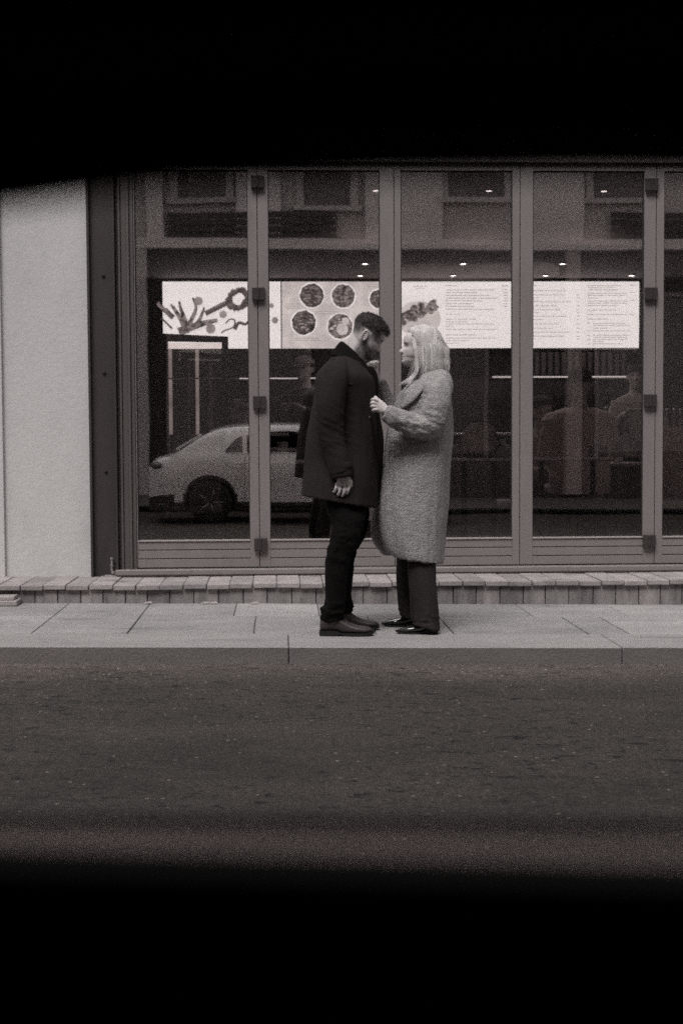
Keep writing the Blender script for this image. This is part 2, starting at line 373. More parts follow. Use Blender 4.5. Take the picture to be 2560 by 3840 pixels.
# piece of stone block at left edge
st2 = empty('stone_block', P(20, 2245, STEP_Y-.12), 'small rough stone block at the left end of the brick step', 'block')
p = st2.location
bm = NB(); box(bm, p.x-.5, PX(62, STEP_Y-.1), STEP_Y-.18, STEP_Y+.0, gz(p.x)+PAV, gz(p.x)+PAV+.035); box(bm, p.x-.5, PX(50, STEP_Y-.1), STEP_Y-.16, STEP_Y-.02, gz(p.x)+PAV+.035, gz(p.x)+PAV+.062)
obj('block', bm, M['brick'], st2, bevel=.006)

# ================================================================== CAFE BUILDING
cb = empty('cafe_building', (0, FY, CAPZ), 'cafe building with pale plaster wall and folding glazed shopfront', 'building')
XL = (PX(338, FY)); X0 = PX(440, FY); XJ = PX(511, FY)
ZS = PZ(2125, FY); ZT = PZ(612, FY, 1480); ZP0 = PZ(2027, FY, 900); ZP1 = PZ(641, FY, 1480)
bm = NB(); box(bm, -40, XL, FY-.02, FY+.35, CAPZ-.2, 17); box(bm, XL+.0, 40, FY-.02, FY+.35, ZT+.02, 17); box(bm, 8, 40, FY-.02, FY+.35, CAPZ-.4, ZT+.02)
obj('wall', bm, M['plaster'], cb)
bm = NB(); box(bm, -6, PX(12, FY-.05), FY-.055, FY-.022, CAPZ-.004, 8)
obj('wall_pier', bm, M['plaster'], cb, bevel=.004)
# dark steel post with bolts
bm = NB()
a, b = PX(340, FY), PX(443, FY)
box(bm, a, a+.018, FY-.075, FY+.1, CAPZ-.002, ZT+.3); box(bm, b-.014, b, FY-.075, FY+.1, CAPZ-.002, ZT+.3); box(bm, a+.018, b-.014, FY-.03, FY+.1, CAPZ-.001, ZT+.3)
post = obj('steel_post', bm, M['steel_dark'], cb, bevel=.003)
for px, py in ((387, 1030), (391, 1395), (397, 1765)):
    p = P(px, py, FY-.04); bm = NB(); disc(bm, p, .009, .012, n=6); disc(bm, p+Vector((0, .006, 0)), .014, .004); obj('bolt', bm, M['steel_dark'], post)
# door bolt near the ground
p = P(420, 2120, FY-.06); bm = NB(); disc(bm, p, .008, .10, 'Z'); disc(bm, p+Vector((0, 0, .05)), .014, .012, 'Z'); disc(bm, p+Vector((0, 0, 0)), .014, .01, 'Z'); disc(bm, p+Vector((.01, 0, -.05)), .016, .02, 'Z')
obj('floor_bolt', bm, M['metal'], post)
# jamb with vertical steps
bm = NB(); w = XJ-b
for k, (f0, f1, dy) in enumerate([(0, .16, -.01), (.16, .30, -.045), (.30, .62, -.03), (.62, .78, -.055), (.78, 1.0, -.035)]):
    box(bm, b+w*f0+.001, b+w*f1-.001, FY+dy, FY+.08, ZS-.03, ZT)
obj('jamb', bm, mat('jamb_paint', .085, .5, var=.1, vscale=(4, 4, 1), tone=1.3), cb, bevel=.003)
# header
bm = NB(); box(bm, b, 8, FY-.05, FY+.09, ZT, ZT+.10); box(bm, b, 8, FY-.075, FY+.05, ZT+.10, ZT+.20); obj('header', bm, M['frame'], cb, bevel=.004)
# threshold
bm = NB(); box(bm, b-.02, 8, FY-.10, FY+.1, ZS-.045, ZS-.006)
thr = obj('threshold', bm, M['frame'], cb, bevel=.006)
bm = NB(); box(bm, b-.1, 8, FY-.085, FY+.2, CAPZ-.02, ZS-.045); me = obj('threshold_bed', bm, M['brick2'], cb)

# folding glazed door leaves
edges = [PX(511, FY), PX(971, FY), PX(1478, FY), PX(1945, FY), PX(2450, FY), PX(2950, FY), PX(3420, FY)]
panes = [(512, 936), (1011, 1425), (1503, 1917), (1993, 2406), (2479, 2895), (2975, 3390)]
hinge_at = {0: [680, 1101, 1508, 2041], 3: [692, 1101, 1502, 2029]}
LY0, LY1 = FY-.028, FY+.028
for i in range(6):
    a, c = edges[i]+.0025, edges[i+1]-.0025
    p0, p1 = PX(panes[i][0], FY), PX(panes[i][1], FY)
    if i == 0: p0 = a+.006
    bm = NB()
    z0, z1 = ZS+.003, ZT-.004
    box(bm, a, p0, LY0, LY1, z0, z1); box(bm, p1, c, LY0, LY1, z0, z1)
    box(bm, p0, p1, LY0+.002, LY1, ZP1, z1)
    # bottom rail made of three boards with open grooves between
    h = ZP0-z0; g_ = .006
    for k in range(3):
        zz0 = z0+h*k/3+(g_/2 if k else 0); zz1 = z0+h*(k+1)/3-(g_/2 if k < 2 else 0)
        box(bm, p0-.0, p1+.0, LY0+.003, LY1, zz0, zz1)
    leaf = obj('door_leaf', bm, M['frame'], cb, bevel=.002)
    bm = NB(); box(bm, p0, p1, LY0+.02, LY1-.004, z0+.01, ZP0-.02); obj('rail_core', bm, M['groove'], leaf)
    bm = NB(); box(bm, p0, p1, FY-.004, FY+.004, ZP0-.002, ZP1+.002); pane = obj('pane', bm, M['glass'], leaf)
    # glazing beads: pale lip at the bottom, slim rubber round the pane
    bm = NB(); box(bm, p0, p1, LY0-.006, LY0+.024, ZP0-.0, ZP0+.008); obj('glazing_lip', bm, M['frame_l'], leaf)
    bm = NB()
    box(bm, p0, p0+.006, LY0+.012, FY-.004, ZP0+.008, ZP1); box(bm, p1-.006, p1, LY0+.012, FY-.004, ZP0+.008, ZP1); box(bm, p0+.006, p1-.006, LY0+.012, FY-.004, ZP1-.006, ZP1)
    obj('gasket', bm, M['groove'], leaf)
    if i in hinge_at:
        for py in hinge_at[i]:
            q = P({0: 969, 3: 2440}[i]+(py-1100)*.009*(1 if i == 0 else -.8), py, FY-.05); s = .045
            bm = NB(); box(bm, q.x-s, q.x-.003, q.y-.012, LY0, q.z-s, q.z+s); box(bm, q.x+.001, q.x+s, q.y-.010, LY0, q.z-s, q.z+s)
            disc(bm, (q.x, q.y-.013, q.z), .007, 2*s-.006, 'Z', 12)
            obj('hinge', bm, M['hinge'], leaf, bevel=.003)
bm = NB()
for e in edges[1:-1]: box(bm, e-.0024, e+.0024, LY0+.012, LY1-.01, ZS, ZT)
obj('leaf_gasket', bm, M['rubber'], cb)

# interior shell
IY = 15.95
XI0 = PX(560, 13)-.5; XI1 = 7.5; CEIL = PZ(1030, 15.45, 1700)
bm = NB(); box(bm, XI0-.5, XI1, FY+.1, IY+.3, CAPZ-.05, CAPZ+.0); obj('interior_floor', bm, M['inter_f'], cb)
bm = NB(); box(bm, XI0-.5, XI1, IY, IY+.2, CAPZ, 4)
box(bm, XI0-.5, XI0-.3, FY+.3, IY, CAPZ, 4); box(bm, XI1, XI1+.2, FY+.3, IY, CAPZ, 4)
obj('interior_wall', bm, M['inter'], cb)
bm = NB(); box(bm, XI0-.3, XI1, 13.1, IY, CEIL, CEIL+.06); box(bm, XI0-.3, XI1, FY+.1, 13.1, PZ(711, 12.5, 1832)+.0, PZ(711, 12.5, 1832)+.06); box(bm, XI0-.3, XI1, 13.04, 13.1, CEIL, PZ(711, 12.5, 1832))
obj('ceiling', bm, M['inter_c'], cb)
# ------------------------------------------------------------------ ceiling spots
SP = emis('spot_light', 1.0, 7); SP2 = emis('spot_light_dim', 1.0, 2)
spots = [(1408, 711, 12.5), (1832, 711, 12.5), (2263, 711, 12.5), (985, 711, 12.5), (1368, 985, 14.4), (1736, 985, 14.4), (2108, 983, 14.4), (1350, 1030, 15.45), (1698, 1030, 15.45), (2044, 1029, 15.45), (2366, 1028, 15.45)]
words = {12.5: 'highest row in the photo', 14.4: 'middle row', 15.45: 'lowest row above the screens'}
nth = {}
for px, py, Y in spots:
    if px == 985: continue
    k = nth[Y] = nth.get(Y, 0)+1
    p = P(px, py, Y); p.z = CEIL if Y > 13 else PZ(711, 12.5, 1832)
    nm = ['first', 'second', 'third', 'fourth'][k-1]
    t = empty('ceiling_spot', p, 'small round spotlight, %s from the left, %s' % (nm, words[Y]), 'spotlight', 'ceiling spotlights in the cafe')
    bm = NB(); lathe(bm, (p.x, p.y, p.z-.012), [(.045, 0), (.045, .012), (.026, .012), (.026, 0)], 20); obj('trim_ring', bm, M['metal'], t, smooth=False)
    bm = NB(); disc(bm, (p.x, p.y, p.z-.010), .025, .008, 'Z'); obj('lamp_disc', bm, SP2 if Y < 13 else SP, t)
    ll = bpy.data.lights.new('spot_lamp', 'SPOT'); ll.energy = 14; ll.spot_size = R(150); ll.spot_blend = .8; ll.shadow_soft_size = .03; ll.color = (1, .97, .94)
    lo_ = bpy.data.objects.new('spot_lamp', ll); C.objects.link(lo_); lo_.parent = t; lo_.location = (0, 0, -.03)
# ------------------------------------------------------------------ menu screens
SY = 15.8
sx_ = [PX(q, SY) for q in (614, 1058, 1503, 1948, 2393)]; SZ1 = PZ(1056, SY, 1500); SZ0 = PZ(1306, SY, 1500)
EM = dict(w=emis('screen_white', .80, 1.5, tone=.05), d=emis('screen_dark', .10, 1, .8, (14, 14, 26), tone=1), m=emis('screen_mid', .2, 1, .9, (22, 22, 22), tone=1),
          t=emis('screen_text', .36, 1, tone=.8), l=emis('screen_pale', .70, 1.15, .15, (6, 6, 6), tone=.4), k=emis('screen_black', .09, 1, tone=1), gy=emis('screen_grey', .36, 1, .25, (9, 9, 9), tone=.8))
names = ['white menu screen with dark branching swirls and a long handle, leftmost of the four', 'pale menu screen showing rows of round food bowls behind the man', 'menu screen with a food picture beside price lines, behind the woman', 'menu screen filled with two columns of price lines, rightmost of the four']
def flat(bm, pts, y):           # a thin plate on the screen face
    f = bm.faces.new([bm.verts.new((p[0], y, p[1])) for p in pts]); return f
def band(bm, pts, w, y):        # a flat stroke through photo points
    q = catmull([[*a] for a in pts], 6); ps = [P(a[0], a[1], SY-.03) for a in q]
    L_, R_ = [], []
    for i, p in enumerate(ps):
        d = (ps[min(i+1, len(ps)-1)]-ps[max(i-1, 0)]); d = Vector((d.x, 0, d.z)).normalized(); n_ = Vector((-d.z, 0, d.x))
        ww = w[0]+(w[1]-w[0])*i/(len(ps)-1)
        L_.append(bm.verts.new((p.x+n_.x*ww, y, p.z+n_.z*ww))); R_.append(bm.verts.new((p.x-n_.x*ww, y, p.z-n_.z*ww)))
    for i in range(len(ps)-1): bm.faces.new((L_[i], L_[i+1], R_[i+1], R_[i]))
def blob(bm, px, py, r, y, sq=1, jag=.06, n=28):
    p = P(px, py, SY-.03); s = r/FPX*SY*1.0
    bm.faces.new([bm.verts.new((p.x+s*math.cos(a)*(1+random.uniform(-jag, jag)), y, p.z+s*sq*math.sin(a)*(1+random.uniform(-jag, jag)))) for a in [2*math.pi*k/n for k in range(n)]])
for i in range(4):
    x0, x1 = sx_[i]+.002, sx_[i+1]-.002
    t = empty('menu_screen', ((x0+x1)/2, SY, SZ0), names[i], 'screen', 'menu screens hung in a row over the counter')
    boxo('casing', M['black'], t, x0, x1, SY, SY+.05, SZ0-.008, SZ1+.008)
    boxo('display', EM['w' if i != 1 else 'l'], t, x0+.004, x1-.004, SY-.004, SY-.0005, SZ0, SZ1)
    y1, y2, y3 = SY-.007, SY-.010, SY-.013
    if i == 0:
        bm = NB()
        band(bm, [(700, 1240), (680, 1200), (655, 1160), (640, 1140)], (.035, .012), y1); band(bm, [(705, 1235), (690, 1190), (676, 1150), (672, 1128)], (.03, .01), y1)
        band(bm, [(690, 1245), (722, 1190), (735, 1150), (722, 1115)], (.03, .01), y1); band(bm, [(700, 1240), (740, 1210), (760, 1170), (765, 1150)], (.03, .008), y1)
        band(bm, [(670, 1245), (720, 1225), (770, 1210), (815, 1200)], (.05, .02), y1); band(bm, [(645, 1190), (625, 1160), (605, 1160)], (.02, .01), y1)
        band(bm, [(590, 1135), (620, 1165), (650, 1190)], (.02, .03), y1)
        obj('swirl_graphic', bm, EM['m'], t)
        bm = NB(); band(bm, [(770, 1175), (850, 1135)], (.028, .028), y2); band(bm, [(605, 1192), (645, 1232)], (.01, .01), y2)
        band(bm, [(845, 1213), (862, 1197), (880, 1200), (875, 1225), (840, 1240), (830, 1248)], (.008, .008), y2); band(bm, [(880, 1235), (895, 1210), (920, 1215), (935, 1200)], (.02, .012), y2); obj('stroke_graphic', bm, EM['k'], t)
        bm = NB()
        for a in range(26):
            th = 2*math.pi*a/26; blob(bm, 893+38*math.cos(th)*.9+8*math.sin(th), 1121+30*math.sin(th)-14*math.cos(th), 12, y3-.001*(a % 3), jag=.4, n=7)
        obj('braided_ring_graphic', bm, EM['d'], t)
        bm = NB()
        for q in [(744, 1128, 16), (836, 1178, 14), (790, 1232, 18), (1031, 1200, 12)]: blob(bm, *q, y2)
        blob(bm, 1018, 1145, 9, y2); obj('dot_graphic', bm, EM['gy'], t)
    if i == 1:
        for k, (px, py, r, kk) in enumerate([(1169, 1107, 44, 'd'), (1287, 1109, 43, 'm'), (1139, 1209, 45, 'd'), (1275, 1224, 46, 'm'), (1420, 1120, 34, 'd'), (1440, 1225, 44, 'd')]):
            bm = NB(); blob(bm, px, py, r+5, y1, jag=.0); obj('plate_picture', bm, EM['w'], t)
            bm = NB(); blob(bm, px, py, r, y2); bo = obj('food_picture', bm, EM[kk], t)
            bm = NB()
            for _ in range(34 if k != 3 else 12):
                a, rr = random.uniform(0, 6.28), random.uniform(.05, .86)**.6*r*.88; blob(bm, px+rr*math.cos(a), py+rr*math.sin(a), random.uniform(2.5, 7), y3-.0002*_, random.uniform(.25, .8), .3, 8)
            if k != 3:
                b9 = NB()
                for _ in range(20): a, rr = random.uniform(0, 6.28), random.uniform(.1, .9)*r*.85; blob(b9, px+rr*math.cos(a), py+rr*math.sin(a), random.uniform(3, 6), y3-.009-.0002*_, random.uniform(.3, .9), .3, 8)
                obj('dark_garnish', b9, EM['k'], bo)
            if k == 3: blob(bm, px+8, py+10, 22, y3); blob(bm, px+20, py-20, 14, y3)
            obj('garnish', bm, EM['gy' if k != 3 else 'l'], bo)
        bm = NB()
        for yy in (1139, 1147, 1155): band(bm, [(1070, yy), (1120+random.random()*12, yy)], (.0025, .0025), y1)
        for yy in (1168, 1176): band(bm, [(1180, yy), (1260+random.random()*50, yy)], (.0025, .0025), y1)
        for yy in (1268, 1276): band(bm, [(1110, yy), (1190+random.random()*30, yy)], (.0025, .0025), y1)
        for yy in (1066, 1074): band(bm, [(1375, yy), (1422, yy)], (.0025, .0025), y1)
        obj('caption_lines', bm, EM['t'], t)
    if i == 2:
        bm = NB()
        for _ in range(46):
            u = random.random(); px = 1508+u*128; py = 1205-62*u**.8+random.uniform(-26, 28)*(1-.3*u)
            if py < 1240: blob(bm, px, py, random.uniform(7, 14), y2-.0004*_ , random.uniform(.6, 1), .2, 12)
        obj('food_picture', bm, EM['m'], t)
        for nm_, mm_, nn_ in (('light_morsels', 'gy', 34), ('dark_morsels', 'k', 24)):
            bm = NB()
            for _ in range(nn_):
                u = random.random(); px = 1506+u*126; py = 1203-60*u**.8+random.uniform(-24, 26)*(1-.3*u); blob(bm, px, py, random.uniform(3, 7), y2-.024-.0002*_, random.uniform(.5, 1), .3, 9)
            obj(nm_, bm, EM[mm_], t)
        bm = NB(); blob(bm, 1570, 1195, 82, y1, .8, .02); fp = obj('dish_picture', bm, EM['l'], t)
    if i >= 2:
        bm = NB()
        def line(x0_, x1_, yy, h=.0052):
            x_ = x0_
            while x_ < x1_:
                w_ = random.uniform(8, 30); e_ = min(x1_, x_+w_)
                A, B = P(x_, yy, y1), P(e_, yy, y1)
                flat(bm, [(A.x, A.z-h*.6), (B.x, A.z-h*.6), (B.x, A.z+h*.6), (A.x, A.z+h*.6)], y1); x_ = e_+3
        if i == 2:
            line(1545, 1600, 1073); line(1560, 1588, 1081); line(1668, 1712, 1071, .006); line(1880, 1902, 1072, .006)
            for yy, e_ in [(1087, 1850), (1097, 1790), (1108, 1838), (1118, 1866), (1128, 1812), (1139, 1772), (1149, 1778)]:
                line(1670, e_, yy); line(1888, 1902, yy)
            for yy, e_ in [(1160, 1850), (1178, 1730), (1197, 1782), (1207, 1750), (1215, 1852), (1225, 1700), (1236, 1862), (1256, 1786), (1268, 1856), (1278, 1760), (1287, 1720)]: line(1670, e_, yy)
        else:
            line(1994, 2012, 1071, .006)
            for yy, e_ in [(1090, 2122), (1106, 2116), (1117, 2020), (1132, 2140), (1147, 2088), (1162, 2100), (1172, 2024), (1186, 2120), (1199, 2036), (1215, 2094), (1231, 2070), (1246, 2138), (1261, 2118), (1271, 2010)]:
                line(1994, e_, yy)
                if (e_ % 4) != 2 or yy > 1180: line(2160, 2173, yy)
            for yy, s_, e_ in [(1071, 2202, 2324), (1079, 2202, 2300), (1087, 2202, 2318), (1100, 2202, 2346), (1108, 2202, 2344), (1118, 2202, 2240), (1129, 2202, 2350), (1137, 2202, 2346), (1146, 2202, 2308), (1163, 2202, 2308), (1180, 2202, 2346), (1197, 2202, 2282), (1213, 2222, 2340), (1221, 2222, 2360), (1231, 2222, 2278), (1241, 2222, 2362), (1257, 2222, 2362), (1265, 2222, 2350), (1273, 2222, 2350), (1281, 2222, 2262), (1289, 2222, 2330)]: line(s_, e_, yy)
            for yy in (1070, 1098, 1127, 1180): line(2360, 2378, yy)
            for yy in (1211, 1241, 1257, 1273, 1289): line(2200, 2212, yy)
        obj('menu_lines', bm, EM['t'], t)

# ------------------------------------------------------------------ bar shelf, counters, room furniture
def rail(name, label, cat, px0, px1, py, Y, m, th=.02, dep=.25, grp=None):
    a, b = P(px0, py, Y), P(px1, py, Y)
    t = empty(name, ((a.x+b.x)/2, Y+dep/2, a.z), label, cat, grp)
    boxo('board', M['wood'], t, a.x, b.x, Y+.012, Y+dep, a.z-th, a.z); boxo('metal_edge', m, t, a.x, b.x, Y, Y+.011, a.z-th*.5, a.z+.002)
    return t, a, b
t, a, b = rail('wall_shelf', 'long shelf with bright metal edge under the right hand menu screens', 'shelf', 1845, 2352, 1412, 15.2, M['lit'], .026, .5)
bm = NB(); 
for k in range(2): box(bm, a.x+.3+k*1.0, a.x+.33+k*1.0, 15.3, 15.95, a.z-.10, a.z-.027)
obj('bracket', bm, M['wood'], t)
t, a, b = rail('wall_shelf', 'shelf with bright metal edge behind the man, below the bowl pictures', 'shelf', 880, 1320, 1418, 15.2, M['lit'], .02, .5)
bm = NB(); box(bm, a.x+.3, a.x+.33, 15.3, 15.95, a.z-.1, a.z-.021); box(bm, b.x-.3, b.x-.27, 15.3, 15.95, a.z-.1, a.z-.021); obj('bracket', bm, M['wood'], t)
# slatted boards behind the shelf
bm = NB()
for k in range(17):
    px = 1930+k*25; a = P(px, 1320, 15.7); b = P(px+19, 1404, 15.7); tube(bm, [(a.x+.03, 15.75, b.z), (a.x+.03, 15.75, a.z)], .026, 10)
sl_ = obj('slatted_panel', bm, mat('slats', .10, .6, var=.3, vscale=(7, 7, 1), tone=1.3)); tag(sl_, 'row of upright rounded slats above the right hand shelf', 'panel')
# service counter
a = P(1000, 1900, 14.2)
t = empty('service_counter', (1.6, 14.4, CAPZ), 'long dark service counter under the menu screens at the back of the cafe', 'counter')
boxo('counter_front', M['wood'], t, -.9, 5.6, 14.3, 14.9, CAPZ+.001, 1.22); boxo('countertop', M['metal'], t, -.95, 5.65, 14.22, 14.95, 1.222, 1.25, bevel=.004)
# window ledges (narrow bars right behind the glass)
def ledge(px0, px1, py, label):
    Y = FY+.30; a, b = P(px0, py, Y), P(px1, py, Y)
    t = empty('window_bar', ((a.x+b.x)/2, Y+.15, CAPZ), label, 'bar table', 'narrow bar tables behind the glass')
    boxo('tabletop', M['wood'], t, a.x, b.x, Y+.008, Y+.32, a.z-.025, a.z, bevel=.002); boxo('metal_edge', M['edge'], t, a.x, b.x, Y-.004, Y+.007, a.z-.02, a.z+.002)
    for x_ in (a.x+.12, b.x-.12):
        bm = NB(); disc(bm, (x_, Y+.17, (a.z-.025+CAPZ)/2), .02, a.z-.025-CAPZ, 'Z', 14); disc(bm, (x_, Y+.17, CAPZ+.01), .1, .018, 'Z', 24); obj('leg', bm, M['black'], t, bevel=0)
    return a
L1 = ledge(960, 1240, 1728, 'narrow bar table holding a paper cup, behind the glass left of the man')
L2 = ledge(1690, 1925, 1719, 'narrow bar table behind the glass right of the woman')
L3 = ledge(1985, 2300, 1716, 'narrow bar table behind the fourth glass leaf with the number card')
# paper cup
q = P(1058, 1728, FY+.40); q.z = L1.z
t = empty('paper_cup', q, 'white paper cup standing on the bar table behind the glass', 'cup')
bm = NB(); lathe(bm, q, [(.030, .001), (.041, .125), (.039, .125), (.028, .004)]); obj('cup_wall', bm, M['white'], t, smooth=True)
bm = NB(); lathe(bm, q, [(.043, .122), (.044, .13), (.040, .136), (.036, .137)]); obj('lid', bm, M['white'], t, smooth=True)
bm = NB(); lathe(bm, q, [(.001, .1375), (.02, .1378), (.02, .139), (.001, .1392)]); obj('lid_top', bm, M['white'], t)
# number card "25"
a, b = P(2290, 1725, FY+.36), P(2338, 1652, FY+.36)
t = empty('number_card', ((a.x+b.x)/2, FY+.37, L3.z), 'small white table number card reading 25', 'table sign')
boxo('card', mat('card_paper', .5, .7, tone=.7), t, a.x, b.x, FY+.36, FY+.366, L3.z+.004, b.z); boxo('foot', M['metal'], t, a.x+.01, b.x-.01, FY+.34, FY+.40, L3.z, L3.z+.004)
fc = bpy.data.curves.new('digits', 'FONT'); fc.body = '25'; fc.size = .052; fc.align_x = 'CENTER'; fc.extrude = .0006
fo = bpy.data.objects.new('digits_tmp', fc); C.objects.link(fo); fo.matrix_world = Matrix.Translation(((a.x+b.x)/2, FY+.3585, b.z-.06)) @ Matrix.Rotation(R(90), 4, 'X')
dg = bpy.context.evaluated_depsgraph_get(); me = bpy.data.meshes.new_from_object(fo.evaluated_get(dg)); me.transform(fo.matrix_world); bpy.data.objects.remove(fo)
link('digits', me, mat('print', .12, .7), t)
# metal rack and framed inner screen at left
t = empty('metal_rack', P(690, 1640, 12.2), 'tall metal rack with two shiny upright tubes behind the first glass leaf', 'rack')
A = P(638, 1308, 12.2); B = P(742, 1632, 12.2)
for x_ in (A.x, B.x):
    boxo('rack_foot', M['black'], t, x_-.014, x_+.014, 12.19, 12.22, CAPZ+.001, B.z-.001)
    bm = NB(); box(bm, x_-.014, x_+.014, 12.19, 12.22, B.z, A.z); obj('upright_tube', bm, emis('tube_shine', .30, 1, .35, (2, 2, 5), tone=.6), t)  # shiny metal uprights, no lamps: their highlight is put in as emission
for py in (1420, 1632):
    z_ = PZ(py, 12.2, 690); boxo('crossbar', M['metal'], t, A.x-.03, PX(900, 12.2) if py == 1420 else B.x+.02, 12.17, 12.188, z_-.006, z_+.006); boxo('shelf_board', M['wood'], t, A.x+.015, B.x-.015, 12.23, 12.6, z_-.012, z_+.008)
t = empty('inner_partition', P(720, 1700, 11.4), 'dark framed glass partition standing inside behind the first glass leaf', 'partition')
a, b = P(600, 1250, 11.4), P(855, 1262, 11.4)
zz = [a.z, b.z]; bm = NB()
rings(bm, [[(a.x, 11.4, a.z-.06), (a.x, 11.4, a.z), (a.x, 11.45, a.z), (a.x, 11.45, a.z-.06)], [(b.x, 11.4, b.z-.045), (b.x, 11.4, b.z), (b.x, 11.45, b.z), (b.x, 11.45, b.z-.045)]])
box(bm, b.x-.05, b.x, 11.398, 11.452, CAPZ, b.z-.046); box(bm, a.x, a.x+.06, 11.398, 11.452, CAPZ, a.z-.061)
obj('frame', bm, M['steel_dark'], t)
boxo('pane', glass('partition_glass', .02, .93), t, a.x+.06, b.x-.05, 11.42, 11.428, CAPZ, b.z-.05)
def napkin_box(px, Y, z, label):
    x = PX(px, Y); t = empty('napkin_box', (x, Y, z), label, 'napkin box')
    bm = NB(); rings(bm, [[(x-w, Y-.045, z+h), (x+w, Y-.045, z+h), (x+w, Y+.045, z+h), (x-w, Y+.045, z+h)] for w, h in ((.06, .001), (.065, .01), (.062, .085), (.05, .095))]); obj('case', bm, M['metal'], t, bevel=.003)
    bm = NB(); rings(bm, [[(x-.035, Y-.01, z+.096), (x+.035, Y-.012, z+.096), (x+.035, Y+.012, z+.096), (x-.035, Y+.01, z+.096)], [(x-.03, Y-.02, z+.14), (x+.028, Y-.002, z+.145), (x+.028, Y+.004, z+.145), (x-.03, Y-.012, z+.14)]]); obj('napkin', bm, M['white'], t)
napkin_box(1880, FY+.44, L2.z, 'steel napkin box on the bar table right of the woman')
napkin_box(2240, FY+.5, L3.z, 'steel napkin box beside the number card')
# backpack resting on the ledge behind the third leaf
bx_, by_ = PX(1800, FY+.45), FY+.47; t = empty('backpack', (bx_, by_, L2.z), 'grey backpack resting on the bar table behind the third leaf', 'backpack')
bm = NB(); rs = []
for z, w, d in catmull([[0, .10, .05], [.03, .135, .075], [.10, .14, .08], [.18, .125, .07], [.24, .09, .05], [.262, .04, .03]], 3):
    rs.append([(bx_+w*math.copysign(abs(math.cos(a))**.7, math.cos(a)), by_+d*math.copysign(abs(math.sin(a))**.8, math.sin(a)), L2.z+z+.001) for a in [2*math.pi*i/24 for i in range(24)]])
rings(bm, rs); BAG = mat('bag_cloth', .5, .8, var=.3, vscale=(12, 12, 12)); obj('bag_body', bm, BAG, t, True)
bm = NB(); rings(bm, [[(bx_+w*math.cos(a)*1.0, by_-.07-d*math.sin(a), L2.z+z) for a in [math.pi*i/8 for i in range(9)]] for z, w, d in ((.02, .09, .02), (.05, .10, .035), (.12, .10, .03), (.145, .085, .01))]); obj('pocket', bm, BAG, t, True)
bm = NB(); tube(bm, [(bx_-.03, by_, L2.z+.255), (bx_-.025, by_, L2.z+.285), (bx_+.025, by_, L2.z+.285), (bx_+.03, by_, L2.z+.255)], .006, 8); tube(bm, [(bx_+.08, by_-.07, L2.z+.02), (bx_+.14, by_-.10, L2.z+.10), (bx_+.10, by_-.06, L2.z+.2)], .009, 8); obj('strap', bm, M['black'], t, True)
# round tables further in
for tx, ty, lb in ((PX(2270, 12.3), 12.3, 'round cafe table beyond the seated people'), (PX(800, 12.2), 12.4, 'round cafe table behind the first leaf')):
    t = empty('cafe_table', (tx, ty, CAPZ), lb, 'table'); bm = NB(); disc(bm, (tx, ty, CAPZ+.735), .34, .025, 'Z', 36); obj('tabletop', bm, mat('table_laminate', .4, .35) if 'table_laminate' not in bpy.data.materials else bpy.data.materials['table_laminate'], t, bevel=.004)
    bm = NB(); lathe(bm, (tx, ty, CAPZ), [(.22, .001), (.22, .012), (.04, .03), (.028, .08), (.028, .70), (.10, .722)], 24); obj('pedestal', bm, M['black'], t, True)
    bm = NB(); lathe(bm, (tx+.08, ty-.1, CAPZ+.748), [(.03, 0), (.04, .003), (.05, .06), (.047, .06), (.036, .008)], 20); c_ = obj('cup', bm, M['white'], None, True); tag(c_, 'small white cup on the table '+('beyond the seated people' if tx > 1 else 'behind the first leaf'), 'cup')
# ------------------------------------------------------------------ chairs
def chair(x, y, rz, label, m=None, h=.92, lift=0):
    t = empty('cafe_chair', (0, 0, 0), label, 'chair', 'upholstered chairs in the cafe')
    m = m or M['wood']
    bm = NB(); rings(bm, [[(sx*w, sy*w*.95, z) for sx, sy in ((-1, -1), (-.9, -1.02), (0, -1.04), (.9, -1.02), (1, -1), (1.02, 0), (1, 1), (0, 1.03), (-1, 1), (-1.02, 0))] for w, z in ((.2, .40), (.225, .41), (.23, .45), (.21, .475))]); obj('seat', bm, m, t, bevel=.006)
    bm = NB(); rs = []
    for z, w in ((.47, .20), (.55, .215), (.7, .225), (h-.08, .22), (h-.02, .20), (h, .16)):
        yb = .215+(z-.47)*.13
        rs.append([(w*math.sin(a), yb-.07*(1-math.cos(a))*.6, z) for a in [R(-75+15*k) for k in range(11)]]+[(w*.86*math.sin(a), yb-.035-.07*(1-math.cos(a))*.6, z) for a in [R(75-15*k) for k in range(11)]])
    rings(bm, rs); obj('backrest', bm, m, t, smooth=True)
    for sx in (-1, 1):
        for sy in (-1, 1):
            bm = NB(); tube(bm, [(sx*.2, sy*.19, -lift), (sx*.17, sy*.16, .41)], [.010, .015], 8); obj('leg', bm, M['black'], t)
    t.location = (x, y, CAPZ+lift); t.rotation_euler = (0, 0, rz); return t
chair(PX(2160, 11.35), 11.35, R(180), 'dark upholstered chair under the seated person seen from behind', mat('chair_seen', .5, .8), h=.98, lift=.12)
chair(PX(1790, 11.3), 11.3, R(150), 'dark empty chair behind the glass between the woman and the next leaf', mat('chair_cloth', .4, .8))
chair(PX(2535, 11.3), 11.3, R(170), 'grey smooth backed chair behind the glass at the right edge', mat('chair_grey', .65, .4, tone=1.3), h=1.05)
chair(PX(700, 11.2), 11.0, R(200), 'dark chair behind the bottom of the first glass leaf', mat('chair_b', .3, .6))

